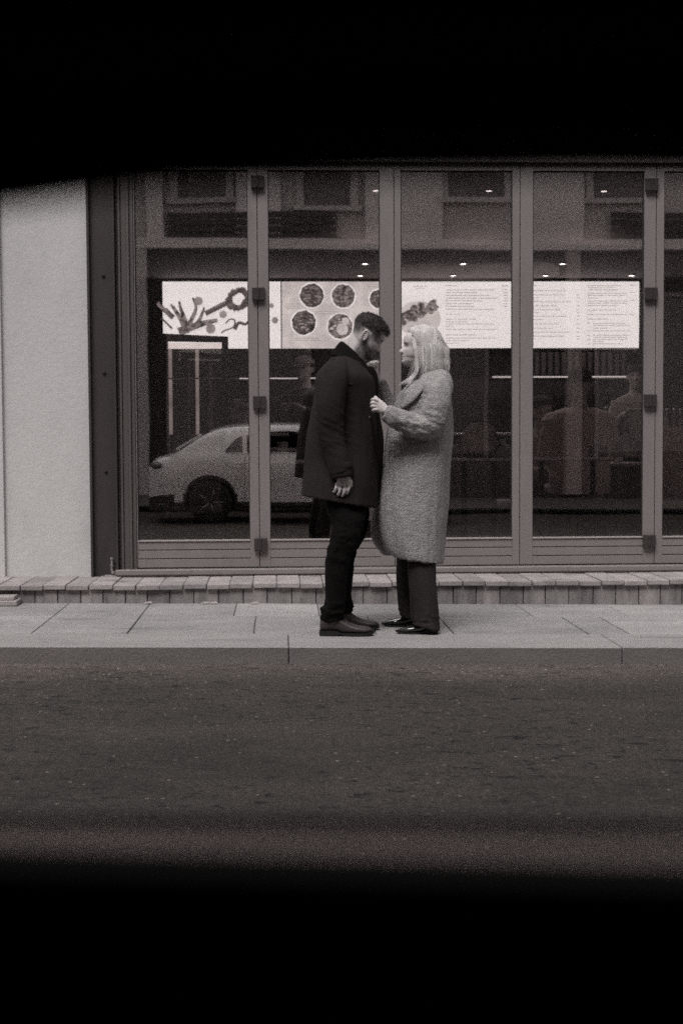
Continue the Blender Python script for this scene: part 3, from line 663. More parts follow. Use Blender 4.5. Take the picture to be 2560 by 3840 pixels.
# ================================================================== PEOPLE
SKIN = mat('skin', .50, .55, var=.06, vscale=(14, 14, 14), tone=.7, vcol=True)
def headmesh(bm, M4, male=True, s=1.0, ears=True):
    """head with a real profile, facing +x, chin at z=0; M4 places it"""
    jaw = 1.0 if male else .92
    prof = [(-.004, .062, .030, .018), (.003, .078*jaw+.004, .012, .030), (.016, .088*jaw+.005, -.012, .042*jaw), (.030, .089, -.032, .052*jaw), (.045, .0865, -.052, .058*jaw), (.060, .0875, -.068, .063), (.075, .0870, -.078, .067), (.092, .0850, -.087, .070), (.108, .0815, -.095, .073), (.122, .0850, -.100, .075), (.136, .0900, -.104, .077), (.160, .0890, -.106, .079), (.182, .080, -.102, .076), (.203, .062, -.088, .066), (.218, .038, -.064, .049), (.226, .008, -.03, .022)]
    q = catmull([list(p) for p in prof], 4); n = 56; rs = []
    for z, xf, xb, hw in q:
        ring = []
        for k in range(n):
            a = 2*math.pi*k/n; ca, sa = math.cos(a), math.sin(a)
            e = 2.25; c2 = math.copysign(abs(ca)**(2/e), ca); s2 = math.copysign(abs(sa)**(2/e), sa)
            mx = -.010; x = mx+(xf-mx)*c2 if c2 > 0 else mx+(mx-xb)*c2
            y = hw*s2; p = Vector((x, y, z))
            def G(cx, cy, cz, sx, sy, sz): return math.exp(-((x-cx)/sx)**2-((abs(y)-cy)/sy)**2-((z-cz)/sz)**2)
            # face relief
            if x > 0:
                f = 0
                zz = z
                if .066 < zz < .125:                                  # nose ridge growing to the tip
                    tt = (.125-zz)/.050; tt = min(tt, 1); fall = 1 if zz > .076 else (zz-.066)/.010
                    f += (.004+.024*tt**1.15)*fall*math.exp(-(y/(.0085+.006*tt))**2)
                f += .006*math.exp(-(y/.014)**2-((zz-.052)/.0055)**2)*1.2      # upper lip
                f += .0055*math.exp(-(y/.013)**2-((zz-.041)/.005)**2)*1.2       # lower lip
                f -= .0045*math.exp(-(y/.020)**2-((zz-.0465)/.002)**2)
                f -= .003*math.exp(-(y/.022)**2-((zz-.031)/.005)**2)
                f += .004*math.exp(-(y/.016)**2-((zz-.014)/.012)**2)
                f -= .011*math.exp(-((abs(y)-.031)/.013)**2-((zz-.112)/.009)**2)  # sockets
                f += .004*math.exp(-((abs(y)-.031)/.009)**2-((zz-.1105)/.006)**2)  # lids
                f += (.005 if male else .002)*math.exp(-((abs(y)-.028)/.020)**2-((zz-.130)/.006)**2)
                f += .003*math.exp(-((abs(y)-.045)/.016)**2-((zz-.088)/.014)**2)
                p.x += f
            ring.append(M4 @ (p*s))
        rs.append(ring)
    rings(bm, rs)
    if ears:
        for sy in (-1, 1):
            pts = []
            for k in range(9):
                a = R(250-k*40); pts.append(Vector((-.013+.015*math.cos(a)-(.004*math.sin(a)), sy*(.076+.006*(1+math.cos(a+R(180)))), .100+.028*math.sin(a))))
            b2 = NB(); tube(b2, pts, .0050, 8)
            ball(b2, Vector((-.012, sy*.074, .097)), (.012, .008, .024), 12); ball(b2, Vector((-.004, sy*.075, .074)), (.007, .006, .009), 10)
            b2.transform(M4 @ Matrix.Scale(s, 4)); 
            me = bpy.data.meshes.new('t'); b2.to_mesh(me); b2.free(); bm.from_mesh(me); bpy.data.meshes.remove(me)
def finger(bm, pts, r0=.0088, r1=.0066):
    n = len(pts); q = catmull([list(p) for p in pts], 3); m = len(q)
    tube(bm, q, [r0+(r1-r0)*k/(m-1) for k in range(m)], 10); ball(bm, q[-1], r1, 10); ball(bm, q[0], r0, 10)
def vcol(me, fn):
    at = me.color_attributes.new('Col', 'FLOAT_COLOR', 'POINT'); buf = []
    for v in me.vertices:
        c = fn(v.co); buf += [c, c, c, 1]
    at.data.foreach_set('color', buf)
def headM(ear, tilt, turn=0):     # ear: world point of the head's middle at ear height, tilt: nod forward (rad), facing +x rotated by turn about z
    return Matrix.Translation(ear) @ Matrix.Rotation(turn, 4, 'Z') @ Matrix.Rotation(tilt, 4, 'Y') @ Matrix.Translation((.010, 0, -.10))

# ------------------------------------------------------------------ the man
YM = 8.20
man = empty('person', Vector((PX(1300, YM, 2380), YM, gz(.4)+PAV)), 'bearded man in a dark knee length coat, bowing his head to the woman', 'person')
HS = 1.01
MH_s = Matrix.Translation(P(1369, 1262, YM)) @ Matrix.Rotation(R(-4), 4, 'Z') @ Matrix.Rotation(R(35), 4, 'Y') @ Matrix.Scale(HS, 4) @ Matrix.Translation((.010, 0, -.10))
bm = NB()
headmesh(bm, MH_s, True)
# neck, trunk, thighs, lower legs (mostly inside the clothes)
slices(bm, [(1262, 1345, 1352, 1400, .075, YM), (1290, 1318, 1368, 1362, .064, YM), (1306, 1282, 1374, 1338, .062, YM), (1318, 1252, 1382, 1310, .058, YM)], 28, 4, 2)
slices(bm, [(1235, 1360, 1375, 1400, .14, YM), (1200, 1420, 1385, 1430, .19, YM), (1190, 1520, 1380, 1520, .17, YM), (1200, 1650, 1375, 1650, .16, YM), (1190, 1800, 1375, 1800, .17, YM), (1220, 1880, 1365, 1880, .15, YM)], 28, 3, 2.2)
YN, YF = 8.04, 8.30
def leg(bm, rows, Y, YI=None):    # the hips draw in towards the body's middle plane YI above the knee
    n_ = len(rows); ym = lambda y: Y if YI is None else YI+(Y-YI)*(.62+.38*S(rows[0][1], rows[0][1]+190, y))
    slices(bm, [(a, y, b, y2, hw, ym(y)) for a, y, b, y2, hw in rows], 22, 3, 2)
leg(bm, [(1205, 1840, 1330, 1850, .08), (1258, 1960, 1345, 1960, .070), (1262, 2040, 1318, 2040, .050), (1236, 2130, 1290, 2130, .048), (1235, 2260, 1280, 2260, .034), (1222, 2330, 1262, 2325, .030)], YN, YM)
leg(bm, [(1215, 1840, 1340, 1850, .08), (1278, 1960, 1365, 1960, .070), (1284, 2030, 1342, 2030, .050), (1256, 2130, 1308, 2130, .048), (1262, 2240, 1302, 2240, .034), (1258, 2300, 1292, 2295, .030)], YF, YM)
# near arm and hand
YA = YM-.235
def pa(px, py, dy=0): return P(px, py, YA+dy)
stube(bm, [pa(1268, 1410, .08), pa(1238, 1500), pa(1240, 1620), pa(1262, 1710), pa(1283, 1775)], [.045, .048, .042, .035, .028])
wr = pa(1284, 1780, 0)
def px_(v): return v*YA/FPX
def H(dx, dz, dy=0): return wr+Vector((px_(dx), dy, -px_(dz)))
bm2pts = [H(0, -6), H(2, 10), H(4, 28), H(6, 40)]
tube(bm, bm2pts, [(.024, .020), (.032, .018), (.040, .017), (.038, .015)], 14)
stt = [(-22, 34, .004), (-8, 40, -.002), (8, 42, -.003), (24, 38, .002)]
for k, (dx, dz, dy) in enumerate(stt):
    L_ = [1.0, 1.12, 1.08, .85][3-k] if k == 0 else [.8, .98, 1.05, .95][k]
    b_ = H(dx, dz, dy)
    finger(bm, [b_, b_+Vector((-.004*(1), -.012, -.026*L_)), b_+Vector((-.010, -.004, -.047*L_)), b_+Vector((-.016, .012, -.054*L_))], .0098, .0078)
# thumb on the front side, running down
finger(bm, [H(16, 8, .004), H(30, 22, .010), H(32, 42, .014), H(26, 58, .020)], .0115, .0085)
# far arm (held between the two)
YB = YM+.20
stube(bm, [P(1290, 1400, YB-.04), P(1305, 1510, YB), P(1318, 1620, YB), P(1335, 1710, YB), P(1345, 1775, YB)], [.055, .048, .042, .034, .028])
w2 = P(1346, 1778, YB)
tube(bm, [w2, w2+Vector((.003, 0, -.03)), w2+Vector((.006, 0, -.075))], [(.024, .018), (.034, .017), (.040, .015)], 12)
for k in range(4): finger(bm, [w2+Vector((-.028+.022*k, 0, -.07)), w2+Vector((-.032+.022*k, -.006, -.10)), w2+Vector((-.040+.021*k, -.014, -.125)), w2+Vector((-.048+.02*k, -.024, -.132))], .0095, .0078)
finger(bm, [w2+Vector((.026, 0, -.02)), w2+Vector((.044, -.006, -.05)), w2+Vector((.046, -.012, -.085))], .011, .0085)
me = remeshed('body', bm, .0034, 2)
inv = MH_s.inverted()
def mancol(p):
    q = inv @ p; c = 1.0
    if q.z < -.05 or abs(q.y) > .12 or q.x < -.16: return c
    def S(a, b, t): t = max(0, min(1, (t-a)/(b-a))); return t*t*(3-2*t)
    # beard: jaw and moustache
    line = .050+.55*max(0, (.060-q.x))*.9
    beard = (1-S(line-.004, line+.016, q.z))*S(-.035, .0, q.x)*S(-.020, .000, q.z+.01)
    burn = S(-.004, .004, q.x)*(1-S(.020, .032, q.x))*(1-S(.11, .14, q.z))*S(.05, .06, q.z)
    mous = math.exp(-((q.z-.061)/.006)**2)*S(.05, .07, q.x)
    lips = math.exp(-((q.z-.046)/.005)**2)*math.exp(-(q.y/.017)**2)*S(.07, .08, q.x)
    b = max(beard, mous*.9, burn*.75)*(1-.6*lips)
    # shaved sides
    fade = S(.075, .150, q.z+.012*fbm(q, (90, 90, 90), 3))*(1-S(.050, .074, q.x))*1.12; fade = max(fade, (1-S(-.065, -.02, q.x))*S(.055, .115, q.z)*1.1)
    brow = math.exp(-((q.z-.131)/.0055)**2)*math.exp(-((abs(q.y)-.033)/.015)**2)*S(.04, .06, q.x)
    eye = math.exp(-((q.z-.1115)/.005)**2)*math.exp(-((abs(q.y)-.034)/.010)**2)*S(.04, .055, q.x)
    earh = 0
    b *= .85+.25*fbm(q, (110, 110, 110), 8); d = max(min(b, 1)*.86, min(fade, 1.1)*.82, brow*.85, eye*.9)
    if abs(q.y) > .074 and -.04 < q.x < .015 and .06 < q.z < .135: d *= .15
    return 1-d
vcol(me, mancol)
body = link('body', me, SKIN, man, True)
# hair: a tapered crop with a quiff
def hairshell(name, Mx, thick, parent, m, lo=.06, zs=46, n=64, rough=.0022):
    prof = [(.05, .086, -.060, .060), (.075, .0870, -.078, .067), (.092, .0850, -.087, .070), (.108, .0815, -.095, .073), (.122, .0850, -.100, .075), (.136, .0900, -.104, .077), (.160, .0890, -.106, .079), (.182, .080, -.102, .076), (.203, .062, -.088, .066), (.218, .038, -.064, .049), (.227, .004, -.026, .018)]
    q = catmull([list(p) for p in prof], 5); rs = []
    cen = Vector((-.010, 0, .12))
    for z, xf, xb, hw in q:
        ring = []
        for k in range(n):
            a = 2*math.pi*k/n; ca, sa = math.cos(a), math.sin(a); e = 2.25
            c2 = math.copysign(abs(ca)**(2/e), ca); s2 = math.copysign(abs(sa)**(2/e), sa)
            mx = -.010; x = mx+(xf-mx)*c2 if c2 > 0 else mx+(mx-xb)*c2
            p = Vector((x, hw*s2, z)); d = (p-cen).normalized()
            t = thick(p)
            if t > 0: t += rough*fbm(p, (60, 160, 60))*2
            ring.append(Mx @ (p+d*t))
        rs.append(ring)
    bm = NB(); rings(bm, rs); return obj(name, bm, m, parent, True)
def manhair(p):
    line = .146-.30*max(0, -p.x-.02)+.014*fbm(p, (60, 60, 60), 3)+.006*fbm(p, (160, 160, 160), 5)
    if p.x > .035: line = max(line, .166+.22*(p.x-.035))
    t = -.005+.0095*S(line-.020, line+.030, p.z)
    t += .007*S(.03, .085, p.x)*S(.172, .196, p.z)*(1-S(.20, .228, p.z)*.6)   # quiff
    return t
MHAIR = mat('brown_hair', .030, .75, spec=.25, var=.6, vscale=(50, 160, 60), bump=.8, bscale=(60, 260, 60), tone=1.6, bdist=.004)
hh = hairshell('hair', MH_s, manhair, man, MHAIR)
bm = NB(); rh = random.Random(11); scalp = [v.co.copy() for v in hh.data.vertices]; inv_h = MH_s.inverted(); off_h = Vector(man.location)
cand = [inv_h @ (c+off_h) for c in scalp]; cand = [c for c in cand if c.z > .135 and not (c.x > .06 and c.z < .165)]
for k in range(1500):
    c = rh.choice(cand); d = (c-Vector((-.01, 0, .12))).normalized()
    if c.z < .165-.25*max(0, -c.x-.02) and rh.random() < .6: continue
    c = c+Vector((rh.uniform(-.004, .004), rh.uniform(-.004, .004), rh.uniform(-.004, .004)))
    flow = Vector((1, rh.uniform(-.3, .3), -.1 if c.x > .03 else .15))*(.007+.006*S(.0, .08, c.x))
    q = [c-d*.003, c+d*.004+flow*.4, c+d*.0055+flow]
    tube(bm, [MH_s @ x for x in q], [.0011, .0008, .0003], 4)
obj('hair_strands', bm, MHAIR, hh, True)
# coat
WOOL = mat('dark_wool', .018, .92, var=.14, vscale=(5, 5, 2), bump=.5, bscale=(260, 260, 260), tone=1.7, fine=.3, fscale=(240, 240, 240), bdist=.003, spec=.15)
WOOLD = mat('black_collar', .005, .9, spec=.1, bump=.4, bscale=(200, 200, 200), tone=1.6, fine=.2)
def folds_m(a, t): return .018*t*math.sin(5*a+1)+.009*t*math.sin(9*a)
bm = NB()
slices(bm, [(1285, 1318, 1338, 1342, .07, YM), (1262, 1326, 1352, 1358, .10, YM), (1246, 1340, 1370, 1378, .14, YM), (1218, 1370, 1390, 1402, .185, YM), (1188, 1410, 1404, 1425, .215, YM), (1181, 1480, 1410, 1480, .205, YM), (1167, 1560, 1408, 1560, .20, YM), (1150, 1650, 1411, 1650, .20, YM), (1143, 1737, 1416, 1745, .21, YM), (1136, 1800, 1417, 1830, .225, YM), (1129, 1855, 1415, 1903, .235, YM)], 64, 5, 2.35, fold=folds_m)
# near sleeve
stube(bm, [pa(1274, 1356, .13), pa(1264, 1384, .075), pa(1249, 1432, .02), pa(1237, 1520, -.005), pa(1240, 1620, 0), pa(1262, 1715, .0), pa(1279, 1772, 0)], [.040, .064, .080, .082, .076, .068, .064], 24)
# far sleeve
stube(bm, [P(1290, 1365, YM+.10), P(1295, 1400, YB-.03), P(1305, 1520, YB), P(1318, 1620, YB), P(1343, 1765, YB)], [.06, .078, .075, .070, .062], 20)
slices(bm, [(1340, 1500, 1412, 1490, .04, YM+.10), (1350, 1560, 1430, 1560, .05, YM+.11), (1350, 1650, 1440, 1655, .055, YM+.12), (1350, 1760, 1438, 1765, .06, YM+.12), (1350, 1860, 1428, 1880, .06, YM+.12), (1360, 1880, 1420, 1900, .05, YM+.12)], 20, 3, 2)
me = remeshed('coat', bm, .006, 3)
def coatfold(p, n):
    s = .007*fbm(p, (9, 9, 2.6))
    # creases inside the elbow and across the back
    e = pa(1250, 1615); d = (p-e).length
    s += .008*math.exp(-(d/.12)**2)*fbm((p.x-p.z*.5, p.y, p.z+p.x*.5), (8, 10, 34), 2)
    s += .006*fbm(p, (3.5, 5, 1.6), 12)
    return s
displace(me, coatfold)
coat = link('coat', me, WOOL, man, True)
# the cuff with its strap
def cuff(rows, m, name, parent, th=.006, Y=YA):
    bm = NB(); slices(bm, [(a, b, c, d, hw, Y) for a, b, c, d, hw in rows], 32, 2, 2.1); return obj(name, bm, m, parent, True)
cuff([(1236, 1742, 1318, 1729, .068), (1236, 1752, 1320, 1738, .0705), (1237, 1764, 1322, 1749, .070), (1238, 1767, 1321, 1754, .064)], WOOL, 'cuff_strap', coat)
cuff([(1238, 1762, 1320, 1748, .062), (1240, 1776, 1321, 1764, .066), (1243, 1792, 1322, 1780, .0655), (1246, 1796, 1319, 1785, .05)], WOOL, 'cuff', coat)
# upturned collar
def ringp(A, B, hw, n=44, Y=YM, a0=0, a1=360, e=2.1, lift=0):
    A, B = P(*A, Y), P(*B, Y); mid = (A+B)/2; h = (B-A)/2; out = []
    for k in range(n+1):
        a = R(a0+(a1-a0)*k/n); ca, sa = math.cos(a), math.sin(a)
        out.append(mid+h*math.copysign(abs(ca)**(2/e), ca)+Vector((0, math.copysign(abs(sa)**(2/e), sa)*hw, 0)))
    return out
def strip(name, rows, m, parent, th):
    bm = NB(); vv = [[bm.verts.new(p) for p in r] for r in rows]
    for a, b in zip(vv, vv[1:]):
        for i in range(len(a)-1): bm.faces.new((a[i], a[i+1], b[i+1], b[i]))
    o = obj(name, bm, m, parent, True)
    s = o.modifiers.new('s', 'SOLIDIFY'); s.thickness = th; s.offset = 0
    s2 = o.modifiers.new('u', 'SUBSURF'); s2.levels = 1; s2.render_levels = 1
    return o
strip('collar', [ringp((1290, 1290), (1372, 1366), .068, a0=22, a1=338), ringp((1279, 1278), (1366, 1360), .074, a0=22, a1=338), ringp((1268, 1292), (1374, 1372), .086, a0=20, a1=340), ringp((1254, 1312), (1386, 1388), .104, a0=18, a1=342), ringp((1240, 1333), (1394, 1404), .130, a0=16, a1=344)], WOODC if False else WOOLD, coat, .010)
# lapels standing off the chest
def lapel(name, sgn, parent, m):
    Y = YM+sgn*.10
    rows = []
    for f, (py, xa, xb) in enumerate([(1372, 1340, 1398), (1400, 1352, 1414), (1435, 1360, 1419), (1470, 1372, 1418), (1505, 1382, 1410), (1530, 1392, 1404)]):
        rows.append([P(xa+(xb-xa)*k/6, py, Y-sgn*.07*(k/6)**1.5) for k in range(7)])
    strip(name, rows, m, parent, .010)
lapel('lapel', -1, coat, WOOLD); lapel('lapel', 1, coat, WOOLD)
# storm flap over the chest and epaulette, buttons
def surf(px, py, Yc, hwf): return P(px, py, Yc-hwf)
rows = [[P(x, y, YM-dy) for x, y, dy in r] for r in [[(1300, 1400, .19), (1325, 1402, .185), (1350, 1408, .17), (1372, 1418, .135)], [(1303, 1430, .215), (1327, 1430, .205), (1354, 1436, .185), (1380, 1444, .145)], [(1305, 1447, .222), (1328, 1444, .212), (1356, 1452, .19), (1384, 1458, .15)]]]
strip('storm_flap', rows, WOOL, coat, .006)
rows = [[P(x, y, Y_) for x, y, Y_ in r] for r in [[(1240, 1343, YA+.06), (1262, 1341, YA+.07), (1288, 1352, YA+.10)], [(1241, 1350, YA+.03), (1263, 1350, YA+.035), (1290, 1362, YA+.06)]]]
strip('epaulette', rows, WOOL, coat, .006)
for px, py, dy in ((1385, 1565, .135), (1386, 1645, .13), (1388, 1730, .135), (1390, 1815, .14)):
    bm = NB(); c_ = P(px, py, YM-dy-.012); disc(bm, c_, .010, .008, 'Y', 16); ball(bm, c_+Vector((0, -.004, 0)), (.007, .003, .007), 10); obj('button', bm, mat('horn_button', .03, .25, spec=.6) if px == 1385 else bpy.data.materials['horn_button'], coat)
# trousers
TROU = mat('black_trousers', .0035, .9, spec=.12, var=.3, vscale=(8, 8, 3), bump=.3, bscale=(200, 200, 200), tone=1.5, fine=.25, fscale=(200, 200, 200))
bm = NB()
leg(bm, [(1190, 1820, 1340, 1830, .085), (1215, 1890, 1375, 1900, .09), (1240, 1960, 1368, 1960, .09), (1236, 2021, 1350, 2025, .088), (1222, 2075, 1322, 2080, .078), (1216, 2134, 1308, 2134, .072), (1217, 2200, 1300, 2200, .066), (1218, 2250, 1296, 2245, .062), (1204, 2280, 1296, 2275, .064), (1203, 2300, 1285, 2292, .066), (1203, 2318, 1292, 2306, .060), (1206, 2334, 1288, 2322, .054)], YN, YM)
leg(bm, [(1195, 1820, 1345, 1830, .085), (1225, 1890, 1384, 1900, .09), (1262, 1960, 1382, 1960, .096), (1268, 2015, 1368, 2015, .086), (1254, 2070, 1336, 2060, .076), (1244, 2134, 1328, 2134, .070), (1248, 2200, 1322, 2200, .064), (1250, 2240, 1318, 2238, .060), (1240, 2268, 1322, 2262, .062), (1240, 2290, 1324, 2282, .058), (1243, 2302, 1318, 2294, .052)], YF, YM)
me = remeshed('trousers', bm, .006, 2)
def trf(p, n):
    k = P(1300, 2040, YN).z; f = .006*fbm(p, (10, 10, 5), 3)
    f += .010*math.exp(-((p.z-k)/.14)**2)*fbm(p, (14, 8, 22), 1); a_ = P(1250, 2290, YN).z
    f += .011*math.exp(-((p.z-a_)/.06)**2)*fbm(p, (18, 14, 42), 7)
    return f
displace(me, trf); link('trousers', me, TROU, man, True)
# shoes
LEATH = mat('brown_leather', .034, .42, var=.3, vscale=(12, 12, 12), bump=.25, bscale=(30, 30, 60), tone=2.0, spec=.5, bdist=.004)
SOLE = mat('shoe_sole', .008, .6, tone=1.6)
def shoe(x0, x1, Y, zg, prof, parent, m, heel=.026, sgn=1, soleth=.012, turn=0, pointed=1.0):
    """x0 heel, x1 toe (metres); prof: (t, top height, halfwidth)"""
    rs = []; n = 26
    q = catmull([list(p) for p in prof], 4)
    def zlow(t): return heel if t < .28 else (heel+(soleth-heel)*S(.28, .42, t) + .012*S(.8, 1, t)**1.5)
    def place(p): return Vector((x0, Y, 0))+Matrix.Rotation(turn, 3, 'Z') @ Vector(p)
    L_ = x1-x0
    bm = NB()
    for t, h, w in q:
        zl = zlow(t)+zg; ring = []
        for k in range(n):
            a = 2*math.pi*k/n; ca, sa = math.cos(a), math.sin(a); e = 2.6
            y = w*math.copysign(abs(ca)**(2/e), ca); hh = max(h-(zl-zg), .003)
            taper = 1-.45*S(.4, 1, max(0, sa))*S(.035, .09, h)
            ring.append(place((L_*t, y*taper, zl+hh*(.5+.5*math.copysign(abs(sa)**(2/2.2), sa)))))
        rs.append(ring)
    rings(bm, rs); o = obj('shoe', bm, m, parent, True)
    bm = NB(); rs = []
    for t, h, w in q:
        zl = zlow(t); zb = .0 if t < .30 else .003*S(.3, .36, t)*(1-S(.36, .5, t))*3+.010*S(.82, 1, t)**1.6
        w2 = w+.004; z1 = zg+zl+.004; z0 = zg+zb
        rs.append([place((L_*(t*1.02-.01), y, z)) for y, z in ((-w2, z0), (w2, z0), (w2, z1), (-w2, z1))])
    rings(bm, rs); obj('sole', bm, SOLE, o, False)
    return o
pr = [(0, .06, .014), (.02, .095, .028), (.10, .125, .036), (.22, .135, .038), (.32, .125, .038), (.43, .098, .041), (.56, .073, .046), (.72, .056, .050), (.86, .050, .047), (.95, .042, .034), (1.0, .028, .012)]
def ground(x): return gz(x)+PAV+.001
xa, xb = PX(1199, YN, 2385), PX(1400, YN, 2385); s1 = shoe(xa, xb, YN, ground(xa+.1), pr, man, LEATH)
bm = NB()
for k in range(5):
    t_ = .36+k*.05; h_ = .104-.40*(t_-.30); x_ = xa+(xb-xa)*t_; tube(bm, [(x_, YN-.020, ground(x_)+h_-.008), (x_+.003, YN, ground(x_)+h_+.002), (x_, YN+.020, ground(x_)+h_-.008)], .0022, 6)
obj('laces', bm, SOLE, s1)
xa2, xb2 = PX(1240, YF, 2355), PX(1421, YF, 2355); shoe(xa2, xb2, YF, ground(xa2+.1), pr, man, LEATH)

# ------------------------------------------------------------------ the woman
YW = 8.28
wom = empty('person', Vector((PX(1570, YW, 2380), YW, gz(.8)+PAV)), 'blonde woman in a long pale wool coat, holding the lapel of the man', 'person')
WHM = Matrix.Translation(P(1572, 1312, YW)) @ Matrix.Rotation(R(183), 4, 'Z') @ Matrix.Rotation(R(-6), 4, 'Y') @ Matrix.Scale(.98, 4) @ Matrix.Translation((.010, 0, -.10))
bm = NB(); headmesh(bm, WHM, False, ears=False)
slices(bm, [(1550, 1430, 1650, 1425, .08, YW), (1548, 1400, 1632, 1395, .056, YW), (1544, 1375, 1622, 1365, .05, YW), (1542, 1350, 1620, 1335, .048, YW)], 24, 3, 2)
slices(bm, [(1560, 1440, 1660, 1430, .13, YW), (1530, 1500, 1670, 1490, .165, YW), (1510, 1600, 1665, 1600, .15, YW), (1500, 1720, 1660, 1720, .15, YW), (1490, 1850, 1640, 1850, .16, YW), (1510, 1960, 1610, 1960, .13, YW)], 26, 3, 2.1)
WN, WF = 8.13, 8.46
leg(bm, [(1500, 1880, 1620, 1880, .08), (1530, 2080, 1610, 2080, .055), (1560, 2300, 1620, 2300, .036), (1560, 2345, 1625, 2345, .034)], WN, YW)
leg(bm, [(1490, 1880, 1600, 1880, .08), (1495, 2080, 1575, 2080, .055), (1505, 2280, 1550, 2280, .036), (1505, 2310, 1555, 2310, .034)], WF, YW)
# near arm + hand gripping the lapel
YE = YW-.22
def pe(px, py, dy=0): return P(px, py, YE+dy)
stube(bm, [pe(1640, 1455, .06), pe(1628, 1530), pe(1597, 1598, -.01), pe(1520, 1575, -.04), pe(1438, 1535, -.06)], [.05, .044, .040, .032, .023])
hb = pe(1436, 1533, -.06)
def HW(px, py, dy=0): return pe(px, py, -.06+dy)
tube(bm, [HW(1448, 1540), HW(1434, 1532), HW(1420, 1523), HW(1408, 1516)], [(.022, .024), (.020, .034), (.018, .037), (.016, .035)], 14)
for k, (a_, b_, c_, d_) in enumerate([((1416, 1505), (1402, 1497), (1393, 1500), (1395, 1508)), ((1413, 1516), (1400, 1510), (1391, 1513), (1394, 1520)), ((1413, 1527), (1400, 1523), (1392, 1526), (1396, 1532)), ((1416, 1537), (1405, 1536), (1397, 1539), (1401, 1543))]):
    finger(bm, [HW(*a_, -.008), HW(*b_, -.018), HW(*c_, -.006), HW(*d_, .016)], .0092, .0078)
finger(bm, [HW(1428, 1514, .010), HW(1421, 1503, .006), HW(1412, 1494, .0), HW(1406, 1489, .0)], .0105, .0085)
# far arm, hand on his collar
YG = YW+.16
stube(bm, [P(1600, 1460, YG), P(1540, 1560, YG), P(1470, 1560, YG), P(1432, 1470, YG-.05), P(1408, 1408, YG-.09)], [.05, .042, .036, .028, .021])
def HF(px, py, dy=0): return P(px, py, YG-.10+dy)
tube(bm, [HF(1412, 1418), HF(1404, 1402), HF(1398, 1390)], [(.018, .02), (.018, .030), (.014, .030)], 12)
for k, (a_, b_, c_) in enumerate([((1402, 1392), (1390, 1381), (1374, 1376)), ((1400, 1397), (1388, 1387), (1373, 1385)), ((1401, 1403), (1391, 1394), (1378, 1393)), ((1404, 1409), (1396, 1402), (1386, 1402))]):
    finger(bm, [HF(*a_, -.012+.006*k), HF(*b_, -.02+.004*k), HF(*c_, -.02+.006*k)], .0085, .0068)
finger(bm, [HF(1412, 1402, .01), HF(1410, 1384, .0), HF(1406, 1370, -.004)], .0095, .007)
me = remeshed('body', bm, .0034, 2)
winv = WHM.inverted()
def womcol(p):
    q = winv @ p
    if q.z < -.03 or q.x < -.1: return 1.12
    lips = math.exp(-((q.z-.046)/.007)**2)*math.exp(-(q.y/.020)**2)*S(.07, .08, q.x)
    brow = math.exp(-((q.z-.129-.12*0)/.0035)**2)*math.exp(-((abs(q.y)-.034)/.017)**2)*S(.04, .06, q.x)
    lid = math.exp(-((q.z-.108)/.0035)**2)*math.exp(-((abs(q.y)-.034)/.012)**2)*S(.04, .055, q.x)
    return 1.12*(1-max(.62*lips, .55*brow, .8*lid))
vcol(me, womcol); link('body', me, SKIN, wom, True)
# hair
BL = mat('blonde_hair', .48, .42, var=.34, vscale=(42, 42, 3.0), bump=.5, bscale=(150, 150, 5), tone=.55, bdist=.004, fine=.12, fscale=(220, 220, 6))
bm = NB()
slices(bm, [(1572, 1218, 1612, 1219, .025, YW), (1545, 1224, 1630, 1228, .055, YW), (1530, 1236, 1645, 1242, .074, YW), (1528, 1256, 1656, 1260, .086, YW), (1540, 1284, 1668, 1288, .093, YW), (1550, 1312, 1677, 1314, .097, YW), (1555, 1340, 1684, 1340, .100, YW), (1556, 1366, 1686, 1366, .100, YW), (1556, 1392, 1672, 1386, .094, YW), (1548, 1420, 1655, 1408, .088, YW), (1540, 1440, 1625, 1425, .07, YW)], 60, 6, 2.3, fold=lambda a, t: .012*math.sin(9*a+3*t)*t+.003*math.sin(31*a))
me = remeshed('hair', bm, .005, 2)
displace(me, lambda p, n: .0035*fbm(p, (34, 34, 4), 5))
hair = link('hair', me, BL, wom, True)
bm = NB()
rnd = random.Random(3)
for k in range(420):       # separate locks lying on and leaving the mass
    side = -1 if rnd.random() < .8 else 1
    u = rnd.random()
    x0 = 1545+rnd.uniform(0, 55); x1 = 1545+u*135; xe = x1+rnd.uniform(-10, 8)
    off_ = rnd.uniform(-.002, .002); w0, w1 = .07, .100*math.sqrt(max(.05, 1-((x1-1620)/78)**2)) if abs(x1-1620) < 76 else .03
    pts = [P(x0, 1226+rnd.uniform(0, 8), YW+side*.03), P((x0+x1)/2-(4 if u < .3 else -6), 1256, YW+side*(.072)), P(x1, 1300, YW+side*(w1*.96+.004)), P(x1+2, 1345, YW+side*(w1+.005)), P(xe, 1385, YW+side*(w1+.003)), P(xe-(12 if u < .5 else 14), 1412+rnd.uniform(-8, 14), YW+side*(w1*.9))]
    q = catmull([list(p) for p in pts], 4); tube(bm, q, [.0007+.0007*math.sin(math.pi*i/(len(q)-1)) for i in range(len(q))], 5)
for k in range(34):        # wisps falling forward over the collar and along the cheek
    dx = rnd.uniform(0, 14); e_ = rnd.uniform(-14, 26)
    pts = [P(1540+dx, 1262, YW-.07), P(1550+dx, 1310, YW-.088), P(1556+dx, 1355, YW-.092), P(1552+dx, 1395, YW-.10), P(1532+e_*.6, 1422, YW-.115), P(1508+e_, 1440+rnd.uniform(-6, 8), YW-.12)]
    q = catmull([list(p) for p in pts], 4); tube(bm, q, [.0009+.0013*math.sin(math.pi*i/(len(q)-1)) for i in range(len(q))], 5)
obj('hair_locks', bm, BL, hair, True)
